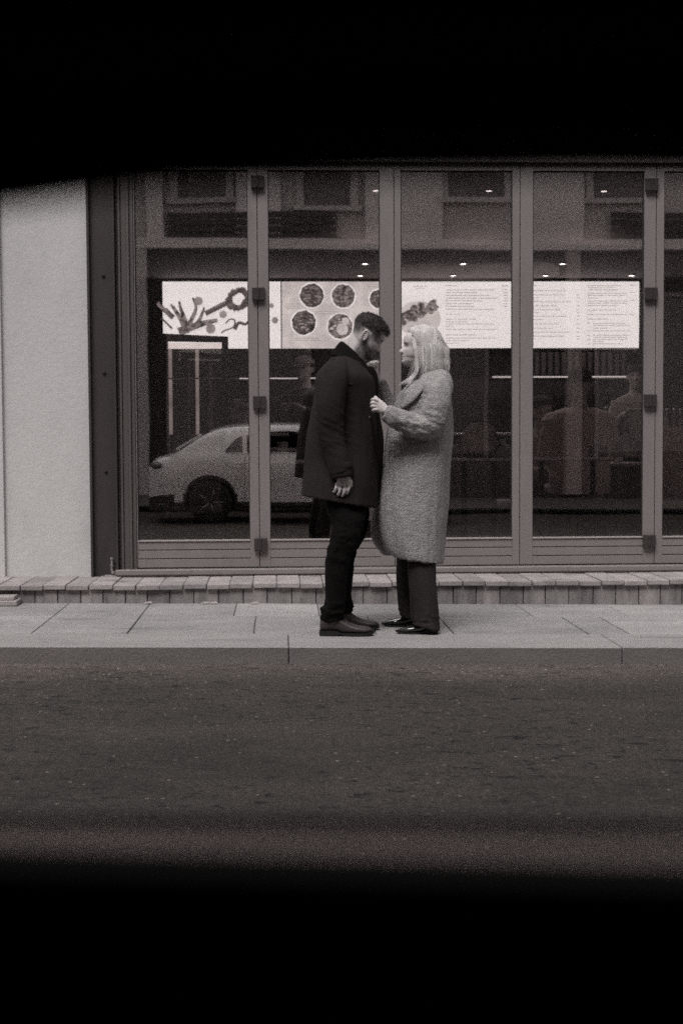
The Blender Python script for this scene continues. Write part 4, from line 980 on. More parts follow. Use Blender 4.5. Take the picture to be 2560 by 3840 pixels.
# coat
BOUC = mat('pale_boucle_wool', .275, .95, var=.20, vscale=(22, 22, 60), bump=.9, bscale=(70, 70, 150), tone=.5, fine=.26, fscale=(90, 90, 210), bdist=.007, detail=4)
def folds_w(a, t): return .030*t*math.sin(4*a+.8)+.020*t*math.sin(7*a+2)
bm = NB()
slices(bm, [(1575, 1408, 1664, 1400, .08, YW), (1558, 1420, 1676, 1412, .12, YW), (1532, 1436, 1683, 1432, .165, YW), (1505, 1465, 1688, 1462, .19, YW), (1484, 1505, 1684, 1500, .20, YW), (1474, 1545, 1687, 1545, .205, YW), (1455, 1600, 1688, 1600, .205, YW), (1443, 1660, 1687, 1660, .205, YW), (1436, 1737, 1682, 1740, .215, YW), (1428, 1820, 1677, 1830, .225, YW), (1420, 1908, 1674, 1925, .235, YW), (1424, 1990, 1667, 2015, .24, YW), (1440, 2050, 1663, 2075, .242, YW), (1456, 2076, 1660, 2110, .24, YW)], 72, 5, 2.3, fold=folds_w)
stube(bm, [pe(1640, 1420, .13), pe(1645, 1440, .08), pe(1636, 1490, .02), pe(1624, 1550, -.005), pe(1600, 1592, -.01), pe(1555, 1596, -.03), pe(1505, 1578, -.045), pe(1462, 1556, -.055), pe(1442, 1545, -.06)], [.06, .080, .086, .084, .082, .070, .060, .050, .040], 24)
stube(bm, [P(1600, 1440, YG), P(1545, 1555, YG), P(1480, 1560, YG), P(1440, 1480, YG-.045), P(1421, 1424, YG-.08)], [.07, .07, .062, .048, .040], 20)
# far front panel swinging forward below the man's coat
slices(bm, [(1420, 1800, 1500, 1800, .05, YW+.13), (1398, 1900, 1500, 1905, .055, YW+.13), (1386, 1990, 1500, 2010, .055, YW+.13), (1400, 2045, 1490, 2060, .05, YW+.13), (1436, 2080, 1480, 2084, .04, YW+.13)], 24, 4, 2)
me = remeshed('coat', bm, .0065, 3)
def wfold(p, n):
    s = .006*fbm(p, (7, 7, 3), 9)+.0012*fbm(p, (60, 60, 110), 2)+.012*fbm(p, (11, 9, 1.3), 4)
    e = pe(1565, 1575); d = (p-e).length
    s += .016*math.exp(-(d/.15)**2)*fbm((p.x-p.z*.5, p.y, p.z+p.x*.35), (9, 10, 26), 6)
    w_ = pe(1465, 1558); d2 = (p-w_).length
    s += .010*math.exp(-(d2/.07)**2)*fbm((p.x-p.z*.4, p.y, p.z), (40, 12, 14), 8)
    return s
displace(me, wfold); wc = link('coat', me, BOUC, wom, True)
strip('shawl_collar', [[P(x, y, Y_) for x, y, Y_ in r] for r in [
  [(1655, 1388, YW-.05), (1622, 1392, YW-.10), (1590, 1404, YW-.135), (1560, 1428, YW-.15), (1535, 1462, YW-.16), (1512, 1500, YW-.15), (1496, 1530, YW-.12)],
  [(1668, 1400, YW-.06), (1634, 1408, YW-.12), (1602, 1422, YW-.165), (1575, 1448, YW-.19), (1550, 1482, YW-.20), (1524, 1515, YW-.18), (1500, 1536, YW-.14)],
  [(1674, 1410, YW-.065), (1640, 1424, YW-.14), (1610, 1440, YW-.185), (1586, 1462, YW-.215), (1562, 1495, YW-.222), (1530, 1524, YW-.19), (1502, 1538, YW-.14)]]], BOUC, wc, .018)
strip('back_collar', [ringp((1570, 1412), (1660, 1388), .092, Y=YW, a0=-125, a1=125), ringp((1562, 1414), (1666, 1386), .112, Y=YW, a0=-130, a1=130), ringp((1552, 1428), (1674, 1398), .130, Y=YW, a0=-135, a1=135), ringp((1540, 1446), (1678, 1416), .148, Y=YW, a0=-140, a1=140), ringp((1536, 1462), (1680, 1434), .156, Y=YW, a0=-140, a1=140)], BOUC, wc, .022)
# trousers: wide and dark
TR2 = mat('charcoal_trousers', .021, .9, spec=.2, var=.35, vscale=(10, 10, 3), bump=.4, bscale=(180, 180, 180), tone=1.6, fine=.25, fscale=(180, 180, 180))
bm = NB()
leg(bm, [(1500, 1960, 1620, 1960, .08), (1512, 2020, 1628, 2020, .085), (1524, 2090, 1634, 2100, .085), (1530, 2180, 1636, 2180, .085), (1536, 2260, 1642, 2265, .088), (1540, 2316, 1646, 2335, .09), (1546, 2340, 1647, 2366, .09)], WN, YW)
leg(bm, [(1490, 1960, 1590, 1960, .08), (1487, 2020, 1590, 2020, .085), (1485, 2085, 1585, 2085, .088), (1484, 2160, 1580, 2160, .094), (1488, 2240, 1570, 2240, .094), (1494, 2290, 1566, 2296, .094), (1500, 2308, 1566, 2322, .092)], WF, YW)
me = remeshed('trousers', bm, .006, 2)
displace(me, lambda p, n: .008*fbm(p, (12, 12, 1.8), 6)+.008*math.exp(-((p.z-.14)/.06)**2)*fbm(p, (12, 12, 36), 2))
link('trousers', me, TR2, wom, True)
PAT = mat('black_patent', .012, .12, spec=.7, coat=.5, tone=1.4)
pw = [(0, .04, .012), (.03, .06, .026), (.15, .07, .032), (.3, .066, .034), (.45, .056, .038), (.6, .048, .042), (.75, .041, .038), (.88, .032, .024), (1.0, .018, .006)]
xa, xb = PX(1640, WN, 2380), PX(1484, WN, 2380); shoe(xa, xb, WN, ground(xa-.1), pw, wom, PAT, heel=.018, soleth=.006)
xa, xb = PX(1575, WF, 2340), PX(1431, WF, 2340); shoe(xa, xb, WF, ground(xa-.1), pw, wom, PAT, heel=.018, soleth=.006)

# ------------------------------------------------------------------ people inside the cafe
def innerfig(loc, label, cloth, cap=None, seated=False, facing=0, h=1.74, arms='down', bulk=1.0, hairm=None):
    """a complete clothed figure: body one skin, clothes and hair as children; faces +x before turning"""
    root = empty('person', (0, 0, 0), label, 'person')
    hz = .93 if not seated else .50; s = h/1.74
    sh = hz+.50; bm = NB()
    headmesh(bm, Matrix.Translation((.02, 0, sh+.085)), True)
    tube(bm, [(0, 0, sh-.02), (.0, 0, sh+.06), (.01, 0, sh+.13)], [.07, .056, .052], 14)
    tor = NB()
    def trunk(b, k):
        tube(b, [(0, 0, hz-.12), (0, 0, hz), (.005, 0, hz+.18), (.0, 0, hz+.36), (-.005, 0, sh-.06), (0, 0, sh)], [(.13*k, .16*k), (.12*k, .165*k), (.105*k, .15*k), (.12*k, .18*k), (.11*k, .19*k), (.06*k, .11*k)], 20)
    # tube()'s first radius axis runs along the y axis for upright paths
    def trunk2(b, k): 
        rs = []
        for z, rx, ry in [(hz-.12, .12, .15), (hz, .12, .165), (hz+.18, .11, .155), (hz+.36, .125, .185), (sh-.07, .115, .205), (sh-.02, .09, .17), (sh+.02, .055, .08)]:
            rs.append([(rx*k*math.cos(a), ry*k*math.sin(a), z) for a in [2*math.pi*i/22 for i in range(22)]])
        rings(b, rs)
    trunk2(bm, .93); trunk2(tor, 1.06*bulk)
    for sy in (-1, 1):
        if arms == 'down': ap = [(0, sy*.17, sh-.06), (0, sy*.22, sh-.30), (.05, sy*.22, sh-.55)]
        elif arms == 'table': ap = [(0, sy*.17, sh-.06), (.06, sy*.23, sh-.30), (.30, sy*.15, sh-.32)]
        else: ap = [(0, sy*.17, sh-.06), (.02, sy*.23, sh-.30), (.24, sy*.10, sh-.18)]
        stube(bm, ap, [.045, .038, .026]); stube(tor, ap[:2]+[tuple(ap[1][i]+(ap[2][i]-ap[1][i])*.9 for i in range(3))], [.068*bulk, .06*bulk, .045*bulk])
        e_ = Vector(ap[2]); d_ = (e_-Vector(ap[1])).normalized()
        tube(bm, [e_-d_*.01, e_+d_*.04, e_+d_*.08], [(.022, .016), (.036, .016), (.034, .013)], 10)
        for k in range(4): finger(bm, [e_+d_*.07+Vector((0, (k-1.5)*.018, 0)), e_+d_*.11+Vector((0, (k-1.5)*.019, -.006)), e_+d_*.14+Vector((0, (k-1.5)*.018, -.02))], .008, .0066)
        finger(bm, [e_+d_*.02+Vector((0, -sy*.02, 0)), e_+d_*.05+Vector((0, -sy*.045, -.004)), e_+d_*.08+Vector((0, -sy*.05, -.012))], .009, .007)
    lg = NB()
    for sy in (-1, 1):
        lp = [(0, sy*.09, hz-.02), (.02, sy*.10, .50), (0, sy*.10, .10)] if not seated else [(0, sy*.1, hz-.03), (.42, sy*.11, .50), (.42, sy*.11, .12)]
        tube(bm, [lp[0], lp[1]], [.075, .052], 12); tube(bm, [lp[1], lp[2]], [.052, .036], 12); ball(bm, lp[1], .055, 12)
        tube(lg, [lp[0], lp[1]], [.095, .072], 14); tube(lg, [lp[1], (lp[2][0], lp[2][1], .06)], [.074, .06], 14); ball(lg, lp[1], .074, 12)
        f = Vector(lp[2]); tube(bm, [f, f+Vector((0, 0, -.06))], .035, 10)
    me = remeshed('body', bm, .007, 2); me.transform(Matrix.Scale(s, 4)); vcol(me, lambda p: 1.0)
    bo = link('body', me, SKIN, None, True); bo.parent = root
    me = remeshed('jacket', tor, .009, 3); me.transform(Matrix.Scale(s, 4)); displace(me, lambda p, n: .006*fbm(p, (8, 8, 5), 4)); c_ = link('jacket', me, cloth, None, True); c_.parent = root
    me = remeshed('trousers', lg, .010, 3); me.transform(Matrix.Scale(s, 4)); displace(me, lambda p, n: .005*fbm(p, (9, 9, 5), 4)); c_ = link('trousers', me, M['inter'], None, True); c_.parent = root
    for sy in (-1, 1):
        fx = 0 if not seated else .42; bm = NB()
        rs = []
        for t, hh, w in catmull([list(p) for p in pr], 3): rs.append([((fx-.07+.27*t)*s, (sy*.10+w*math.cos(a))*s, (.004+hh*(.5+.5*math.sin(a)))*s) for a in [2*math.pi*i/14 for i in range(14)]])
        rings(bm, rs); c_ = obj('shoe', bm, M['black'], None, True); c_.parent = root
    Hm = Matrix.Scale(s, 4) @ Matrix.Translation((.02, 0, sh+.085))
    c_ = hairshell('hair', Hm, lambda p: -.012+.022*S(.10, .14, p.z-.35*max(0, p.x)), None, hairm or MHAIR); c_.parent = root
    if cap:
        bm = NB(); rs = []
        for z, r_ in ((.150, 1.10), (.17, 1.12), (.20, .98), (.225, .70), (.236, .30)):
            rs.append([Hm @ Vector((-.008+.100*r_*math.cos(a), .082*r_*math.sin(a), z)) for a in [2*math.pi*i/24 for i in range(24)]])
        rings(bm, rs)
        rs = []
        for x_, w in ((.06, .07), (.10, .068), (.13, .055), (.15, .03)): rs.append([Hm @ Vector((x_, y_, z_)) for y_, z_ in ((-w, .150-.12*(x_-.06)), (0, .158-.12*(x_-.06)), (w, .150-.12*(x_-.06)), (w, .146-.12*(x_-.06)), (0, .154-.12*(x_-.06)), (-w, .146-.12*(x_-.06)))])
        rings(bm, rs); c_ = obj('cap', bm, cap, None, True); c_.parent = root
    root.location = loc; root.rotation_euler = (0, 0, facing)
    return root
D1 = mat('dark_jacket', .75, .8, var=.2, tone=1.3); D2 = mat('black_apron', .06, .7, tone=1.2); D3 = mat('patterned_jumper', .40, .9, var=.6, vscale=(16, 16, 16), tone=1.2); LC = mat('pale_cap', .3, .8); PK = mat('pale_shirt', .3, .8, var=.3, vscale=(8, 8, 8))
innerfig((PX(2165, 11.25), 11.18, CAPZ+.11), 'person in a dark jacket seated on a chair, seen from behind through the fourth leaf', D1, seated=True, facing=R(85), arms='table', bulk=1.32, h=1.86)
innerfig((PX(2030, 11.9), 11.95, CAPZ), 'person in a patterned jumper seated beside the dark jacket', D3, seated=True, facing=R(-60), arms='table', bulk=1.1, hairm=mat('brown_curls', .07, .8, var=.5, vscale=(40, 40, 40)))
innerfig((PX(1145, 13.6), 13.55, CAPZ), 'standing worker in black with a pale cap, seen behind the back of the man', D2, cap=LC, facing=R(-120), arms='up')
innerfig((PX(910, 12.6), 12.6, CAPZ), 'person in a pale flat cap seated behind the edge of the first leaf', D1, cap=LC, seated=True, facing=R(-150), arms='table')
innerfig((PX(2350, 14.0), 13.7, CAPZ), 'standing worker in a pale shirt behind the last pair of hinges', PK, facing=R(-100), arms='up', h=1.66)
# bottles on the counter at right
for k, (px, hh) in enumerate([(2270, .26), (2310, .30), (2395, .28), (2500, .24), (2525, .24), (2550, .24)]):
    x_ = PX(px, 14.5); t = empty('bottle', (x_, 14.5, 1.251), 'glass bottle on the service counter, %s from the left' % ['first', 'second', 'third', 'fourth', 'fifth', 'sixth'][k], 'bottle', 'bottles on the service counter')
    bm = NB(); lathe(bm, (x_, 14.5, 1.251), [(.032, 0), (.035, .01), (.035, hh*.55), (.014, hh*.75), (.013, hh*.95)], 16); obj('glass_body', bm, mat('bottle_glass', .12, .1, spec=.8) if k == 0 else bpy.data.materials['bottle_glass'], t, True)
    bm = NB(); disc(bm, (x_, 14.5, 1.251+hh*.97), .016, hh*.07, 'Z', 14); obj('cap', bm, M['white'], t)

# ================================================================== THE CAR THE CAMERA SITS IN (also mirrored in the glass)
YC = -.33
car = empty('parked_car', (.5, YC, 0), 'pale hatchback whose black cabin and lowered side window frame the view', 'car')
PAINT = mat('pale_car_paint', .66, .35, coat=1.0, tone=.3, var=.03)
TRIM = mat('black_cabin_trim', .004, .8, spec=.1); CGL = glass('car_glass', .06, .10)
def interp(tab, x):
    if x <= tab[0][0]: return tab[0][1]
    for (a, va), (b, vb) in zip(tab, tab[1:]):
        if x <= b:
            t = (x-a)/(b-a); return va+(vb-va)*t
    return tab[-1][1]
def smooth_tab(tab): q = catmull([list(t) for t in tab], 6); return [(a[0], a[1]) for a in q]
BELT = smooth_tab([(-1.80, .84), (-1.70, .90), (-1.4, .955), (-.9, .995), (0, 1.0), (1.0, .985), (1.2, .97), (1.7, .90), (2.15, .80), (2.36, .68)])
ROOF = smooth_tab([(-1.82, .80), (-1.78, .86), (-1.70, .915), (-1.48, .975), (-1.30, 1.08), (-1.05, 1.24), (-.80, 1.345), (-.4, 1.392), (.1, 1.405), (.5, 1.38), (.80, 1.28), (1.12, 1.11), (1.32, 1.0), (1.7, .93), (2.1, .84), (2.32, .74), (2.38, .66)])
def wintop(x): return min(interp(ROOF, x)-.075, interp([(-.85, 1.02), (-.74, 1.045), (-.6, 1.20), (-.5, 1.25), (-.3, 1.287), (-.1, 1.305), (.1, 1.313), (.4, 1.30), (.7, 1.225), (1.1, 1.03)], x)+.0)
WX = [-.96, 1.36]; WR = .30
def bottom(x):
    z = .20
    for wx in WX:
        d = abs(x-wx)
        if d < WR+.045: z = max(z, .30+math.sqrt((WR+.045)**2-d*d))
    return z
def halfw(x, z):
    b = interp([(-1.82, .60), (-1.7, .74), (-1.3, .87), (-.8, .90), (1.4, .90), (1.95, .83), (2.25, .68), (2.38, .5)], x)
    bz = interp(BELT, x)
    if z > bz: return b-.055-(z-bz)*.48-.25*max(0, z-bz-.30)
    return b-.07*((bz-z)/.7)**2-.055*math.exp(-(bz-z)/.055)-.02*S(.42, .50, bz-z)*(1-S(.56, .62, bz-z))
xsn = sorted(set([round(-1.82+.04*i, 3) for i in range(115)]+[wx+s_*(WR+.045)*math.cos(R(a)) for wx in WX for s_ in (-1, 1) for a in (0, 4, 8, 15, 25, 35, 50)]+[-.74, -.70, -.66, -.50, -.44, .86]))
xsn = [x for x in xsn if x <= 2.38]
bodyb = NB(); winb = {}
def sidegrid(sg):
    V = {}
    def v(bm, x, z):
        k = (id(bm), round(x, 4), round(z, 4))
        if k not in V: V[k] = bm.verts.new((x, YC+sg*halfw(x, z), z))
        return V[k]
    for a, b in zip(xsn, xsn[1:]):
        col = []
        for x in (a, b):
            lo = bottom(x); be = min(interp(BELT, x), interp(ROOF, x)-.004); rf = interp(ROOF, x); wt = wintop(x)
            low = [lo+(be-lo)*k/7 for k in range(8)]
            col.append((low, be, wt, rf))
        for k in range(7):
            f = [v(bodyb, a, col[0][0][k]), v(bodyb, b, col[1][0][k]), v(bodyb, b, col[1][0][k+1]), v(bodyb, a, col[0][0][k+1])]
            if len(set(f)) == 4: bodyb.faces.new(f)
        mid = (a+b)/2
        openings = ((-.74, -.50), (-.44, .86))
        inwin = any(o0-1e-6 <= a and b <= o1+1e-6 for o0, o1 in openings)
        zs0 = [col[0][1]] + [col[0][1]+(col[0][3]-.02-col[0][1])*t for t in (.33, .66, 1)]
        zs1 = [col[1][1]] + [col[1][1]+(col[1][3]-.02-col[1][1])*t for t in (.33, .66, 1)]
        if inwin and col[0][2] > col[0][1]+.002 and col[1][2] > col[1][1]+.002:
            wb = (winb.setdefault((sg, [i for i, o_ in enumerate(openings) if o_[0]-1e-6 <= a and b <= o_[1]+1e-6][0]), NB()))
            x0_, x1_ = a, b
            # glass
            n_ = 3
            for k in range(n_):
                z00 = col[0][1]+(col[0][2]-col[0][1])*k/n_; z01 = col[0][1]+(col[0][2]-col[0][1])*(k+1)/n_; z10 = col[1][1]+(col[1][2]-col[1][1])*k/n_; z11 = col[1][1]+(col[1][2]-col[1][1])*(k+1)/n_
                wb.faces.new([wb.verts.new((x_, YC+sg*(halfw(x_, z_)-.018), z_)) for x_, z_ in ((a, z00), (b, z10), (b, z11), (a, z01))])
            f = [v(bodyb, a, col[0][2]), v(bodyb, b, col[1][2]), v(bodyb, b, zs1[3]), v(bodyb, a, zs0[3])]
            bodyb.faces.new(f)
        else:
            for k in range(3):
                if zs0[k+1]-zs0[k] > .0005 or zs1[k+1]-zs1[k] > .0005:
                    f = [v(bodyb, a, zs0[k]), v(bodyb, b, zs1[k]), v(bodyb, b, zs1[k+1]), v(bodyb, a, zs0[k+1])]
                    if len(set(f)) == 4: bodyb.faces.new(f)
sidegrid(1); sidegrid(-1)
# top skin between the two sides: roof, bonnet, tail; glass strips are the two screens
top = []
for x in xsn:
    rf = interp(ROOF, x); be = min(interp(BELT, x), rf-.004); e = halfw(x, rf-.02 if rf-.02 > be else be); z_e = max(rf-.02, be)
    top.append([(x, YC+e*t, z_e+(rf-z_e)*(1-abs(t)**6)+.028*(1-t*t)) for t in (-1, -.97, -.9, -.75, -.4, 0, .4, .75, .9, .97, 1)])
scr_r, scr_f = NB(), NB()
for (a, ra), (b, rb) in zip(zip(xsn, top), zip(xsn[1:], top[1:])):
    for i in range(10):
        tgt = bodyb
        if 2 <= i <= 7 and -1.36 < (a+b)/2 < -.92: tgt = scr_r
        if 2 <= i <= 7 and .62 < (a+b)/2 < 1.30: tgt = scr_f
        tgt.faces.new([tgt.verts.new(p) for p in (ra[i], rb[i], rb[i+1], ra[i+1])])
# nose and tail
for x, rr in ((xsn[0], top[0]), (xsn[-1], top[-1])):
    bodyb.faces.new([bodyb.verts.new(p) for p in rr+[(x, YC+halfw(x, .2), .2), (x, YC-halfw(x, .2), .2)]])
bmesh.ops.remove_doubles(bodyb, verts=bodyb.verts[:], dist=.0015)
cbody = obj('body', bodyb, [PAINT, mat('black_plastic_cladding', .02, .6)], car, True)
for f_ in cbody.data.polygons:
    c_ = f_.center+Vector(car.location); lim = .36
    arch = min(math.hypot(c_.x-wx, c_.z-WR) for wx in WX)
    if abs(c_.y-YC) > .3 and (c_.z < lim or arch < WR+.085): f_.material_index = 1
# black cabin lining: roof lining, pillars, door cards, floor
lin = NB(); o2 = .05
def loff(z): return .05+max(0, z-1.12)*.45
def linv(x, z, sg): return (x, YC+sg*(halfw(x, min(z, interp(ROOF, x)-.02))-loff(z)), z)
LX = [x for x in xsn if -1.34 <= x <= 1.46]
def edge_at(rows):
    """rows: photo (px, py) of the opening's edge -> height table along the car, solved on the lining's own curved side"""
    out = []
    for px, py in rows:
        y = .4
        for _ in range(12):
            p = P(px, py, y); y = YC+halfw(p.x, p.z)-loff(p.z)
        out.append((p.x, p.z))
    return out
TOPT = edge_at([(-400, 800), (0, 716), (330, 672), (650, 640), (1000, 618), (1400, 606), (1900, 596), (2560, 588)])
TOPT = [(-.44, TOPT[0][1]-.062), (-.25, TOPT[0][1]-.018)]+TOPT+[(.4, TOPT[-1][1]-.008), (.62, TOPT[-1][1]-.075), (.95, 1.09)]
SILT = edge_at([(0, 3238), (1280, 3270), (2560, 3308)])
def sill_in(x): return SILT[0][1]+(SILT[2][1]-SILT[0][1])*(x-SILT[0][0])/(SILT[2][0]-SILT[0][0])
def top_in(x): return interp(TOPT, x)
for sg in (1, -1):
    for a, b in zip(LX, LX[1:]):
        def q4(z0a, z1a, z0b, z1b):
            n_ = 4
            for k in range(n_):
                f = [linv(a, z0a+(z1a-z0a)*k/n_, sg), linv(b, z0b+(z1b-z0b)*k/n_, sg), linv(b, z0b+(z1b-z0b)*(k+1)/n_, sg), linv(a, z0a+(z1a-z0a)*(k+1)/n_, sg)]
                lin.faces.new([lin.verts.new(p) for p in f])
        ra, rb = interp(ROOF, a)-.045, interp(ROOF, b)-.045
        if -.44 <= a and b <= .84 and sg == 1:
            q4(.25, sill_in(a), .25, sill_in(b)); 
            if ra > top_in(a) and rb > top_in(b): q4(top_in(a), ra, top_in(b), rb)
        else: q4(.25, ra, .25, rb)
        e0, e1 = halfw(a, ra)-loff(ra), halfw(b, rb)-loff(rb)
        if not (.62 < a < 1.3) and not (-1.36 < a < -.92):
            lin.faces.new([lin.verts.new(p) for p in ((a, YC-e0, ra), (b, YC-e1, rb), (b, YC+e1, rb), (a, YC+e0, ra))])
        lin.faces.new([lin.verts.new(p) for p in ((a, YC-.83, .25), (b, YC-.83, .25), (b, YC+.83, .25), (a, YC+.83, .25))])
lining = obj('cabin_lining', lin, TRIM, car, False)
sm = lining.modifiers.new('s', 'SOLIDIFY'); sm.thickness = .012; sm.offset = 0
# door window seals, light trim strip along the window head, dashboard and rear shelf
bm = NB(); tube(bm, [(x, YC+halfw(x, 1.0)-.048, sill_in(x)-.030) for x in [-.44+.065*i for i in range(21)]], .010, 10); obj('window_seal', bm, TRIM, car, True)
bm = NB(); tube(bm, [(x, YC+halfw(x, 1.32)-.052-.09, top_in(x)+.012) for x in [-.40+.06*i for i in range(20)]], .006, 10); obj('window_seal', bm, TRIM, car, True)
Yh = YC+halfw(0, 1.33)-.05-.0945-.012
bm = NB(); tube(bm, [(PX(px, Yh, 600), Yh, P(px, py, Yh).z) for px, py in ((1150, 574), (1500, 568), (1900, 560), (2300, 556), (2700, 552), (3400, 540))], .0011, 8); obj('head_trim', bm, mat('grey_trim', .7, .4), car, True)
bm = NB(); box(bm, 1.0, 1.45, YC-.78, YC+.78, .55, .96); obj('dashboard', bm, TRIM, car, bevel=.04)
bm = NB(); box(bm, -1.34, -.95, YC-.72, YC+.72, .5, .95); obj('rear_shelf', bm, TRIM, car, bevel=.03)
# glass: lowered front side pane, fixed quarter, far side panes, screens
for (sg, i), wb in winb.items():
    if (sg, i) == (1, 1): wb.free(); continue
    bmesh.ops.remove_doubles(wb, verts=wb.verts[:], dist=.0015); obj('window', wb, CGL, car, True)
Yg = YC+halfw(0, 1.03)-.026
bm = NB(); n_ = 16; rs = []
for k in range(n_+1):
    x = -.42+1.24*k/n_; zt = CAMZ-(3062-1640)/FPX*Yg-.026*(x+.05); rs.append([(x, Yg-.002, .7), (x, Yg+.002, .7), (x, Yg+.002, zt), (x, Yg-.002, zt)])
rings(bm, rs); obj('lowered_window', bm, glass('lowered_glass', .01, .92, film=.30), car)
bm = NB()
tube(bm, [(r[2][0], Yg, r[2][2]-.001) for r in rs], .0022, 6); obj('glass_edge', bm, mat('glass_edge', .03, .2), car)
for b_, nm in ((scr_r, 'rear_window'), (scr_f, 'windscreen')):
    bmesh.ops.remove_doubles(b_, verts=b_.verts[:], dist=.001); obj(nm, b_, CGL if nm == 'rear_window' else glass('windscreen_glass', .05, .7), car, True)
# bright chrome strip under the side glass and along the rear hatch edge
bm = NB(); tube(bm, [(x, YC+halfw(x, interp(BELT, x))+.002, interp(BELT, x)+.004) for x in [-.72+.07*i for i in range(23)]], .006, 8); obj('chrome_strip', bm, M['chrome'], car, True)
# spoiler on the tailgate
bm = NB(); rings(bm, [[(x, y, z) for x, z in ((-1.45, 1.045+k), (-1.08, 1.255+k), (-1.06, 1.238+k), (-1.44, 1.022+k))] for y, k in ((YC-.52, .0), (YC-.5, .01), (YC, .02), (YC+.5, .01), (YC+.52, .0))]); obj('spoiler', bm, PAINT, car, bevel=.004)
# wheels with tyre and rim, lights, mirror, handles, seats
for wx in WX:
    for sg in (1, -1):
        yw = YC+sg*.80; wt = bpy.data.objects.new('wheel', None); C.objects.link(wt); wt.parent = car; wt.location = Vector((wx, yw, WR+gz(wx)))-Vector(car.location)
        bm = NB(); prof = [(.19, -.10), (.27, -.105), (.295, -.08), (.30, 0), (.295, .08), (.27, .105), (.19, .10)]
        rings(bm, [[(r_*math.cos(a), y_, r_*math.sin(a)) for a in [2*math.pi*k/40 for k in range(40)]] for r_, y_ in prof]); o = obj('tyre', bm, M['rubber'], None, True); o.parent = wt
        bm = NB(); 
        for k in range(5):
            a = 2*math.pi*k/5; tube(bm, [(.03*math.cos(a), sg*.075, .03*math.sin(a)), (.18*math.cos(a), sg*.085, .18*math.sin(a))], [.028, .018], 8)
        disc(bm, (0, sg*.08, 0), .05, .03); lathe_v = rings(bm, [[(r_*math.cos(a), y_*sg, r_*math.sin(a)) for a in [2*math.pi*k/40 for k in range(40)]] for r_, y_ in ((.18, .02), (.195, .095), (.185, .10), (.17, .02))]); o = obj('rim', bm, mat('rim_metal', .22, .4, metal=.4) if 'rim_metal' not in bpy.data.materials else bpy.data.materials['rim_metal'], None, True); o.parent = wt
bm = NB()
for sg in (1, -1): 
    for wx in WX: rings(bm, [[(wx+.345*math.cos(a), y_, .30+.345*math.sin(a)) for a in [math.pi*k/16 for k in range(17)]]+[(wx-.345, y_, .2), (wx+.345, y_, .2)] for y_ in (YC+sg*.60, YC+sg*.62)])
box(bm, -1.7, 2.2, YC-.7, YC+.7, .17, .24); obj('underbody', bm, M['rubber'], car)
for sg in (1, -1):
    bm = NB(); ball(bm, (-1.70, YC+sg*.66, .82), (.10, .13, .055), 16); obj('tail_light', bm, mat('tail_lens', .12, .2) if sg == 1 else bpy.data.materials['tail_lens'], car, True)
    bm = NB(); ball(bm, (2.24, YC+sg*.60, .68), (.10, .14, .06), 16); obj('headlight', bm, M['chrome'], car, True)
    bm = NB(); ball(bm, (.98, YC+sg*.99, 1.02), (.06, .10, .06), 16); tube(bm, [(.98, YC+sg*.88, .99), (.98, YC+sg*.95, 1.0)], .02, 8); obj('side_mirror', bm, PAINT, car, True)
    for hx in (-.40, .0-.62):
        bm = NB(); tube(bm, [(hx, YC+sg*.905, .86), (hx+.02, YC+sg*.93, .86), (hx+.16, YC+sg*.93, .865), (hx+.18, YC+sg*.905, .865)], .010, 8); obj('door_handle', bm, PAINT, car, True)
bm = NB(); box(bm, -1.83, -1.74, YC-.26, YC+.26, .50, .62); obj('number_plate', bm, M['white'], car)
for sg in (1, -1):
    for sx0 in (.18 if sg == 1 else .05, -.85):
        if sg == 1 and sx0 > 0: sx0 = -.28
        bm = NB(); box(bm, sx0-.10, sx0+.42, YC+sg*.38-.22, YC+sg*.38+.22, .38, .52); rings(bm, [[(sx0-.10-.18*t-.05, YC+sg*.38-.21, .52+.5*t), (sx0-.02-.18*t, YC+sg*.38-.21, .52+.5*t), (sx0-.02-.18*t, YC+sg*.38+.21, .52+.5*t), (sx0-.15-.18*t, YC+sg*.38+.21, .52+.5*t)] for t in (0, .5, .9, 1)])
        obj('seat', bm, TRIM, car, bevel=.03)
# body joints: door lines
bm = NB()
for xd in (-.47, .90): tube(bm, [(xd, YC+halfw(xd, z)+.0005, z) for z in [.28+.04*i for i in range(18)]], .003, 5)
obj('door_gap', bm, M['rubber'], car)
for o_ in [car]: o_.location.z = 0

# ================================================================== BUILDING ACROSS THE STREET (mirrored in the glass)
OY = -7.0
ob = empty('opposite_building', (0, OY, .1), 'pale building across the street, mirrored in the cafe glass with windows and a ledge', 'building')
PL = mat('opposite_plaster', .42, .9, var=.15, vscale=(.5, .5, .5), tone=.6); PD = mat('opposite_base', .05, .8, var=.15, vscale=(.7, .7, .7), tone=1)
PLS = mat('opposite_pilaster', .58, .9, var=.08, vscale=(.5, .5, .5), tone=.5)
zc0, zc1 = RZ(938, OY), RZ(900, OY)
boxo('upper_wall', PL, ob, -60, 60, OY-.5, OY, zc1, 19); boxo('lower_wall', PD, ob, -60, 60, OY-.5, OY-.05, 0, zc0); boxo('cornice', PLS, ob, -60, 60, OY-.45, OY+.22, zc0, zc1)
winx = [(RX(680, OY), RX(855, OY)), (RX(1145, OY), RX(1320, OY)), (RX(1680, OY), RX(1885, OY)), (RX(2215, OY), RX(2405, OY))]
winx += [(winx[0][0]-2.6-k*2.5, winx[0][1]-2.6-k*2.5) for k in range(3)]+[(winx[3][0]+2.6+k*2.5, winx[3][1]+2.6+k*2.5) for k in range(3)]
DG = mat('dark_window', .10, .15, spec=.5)
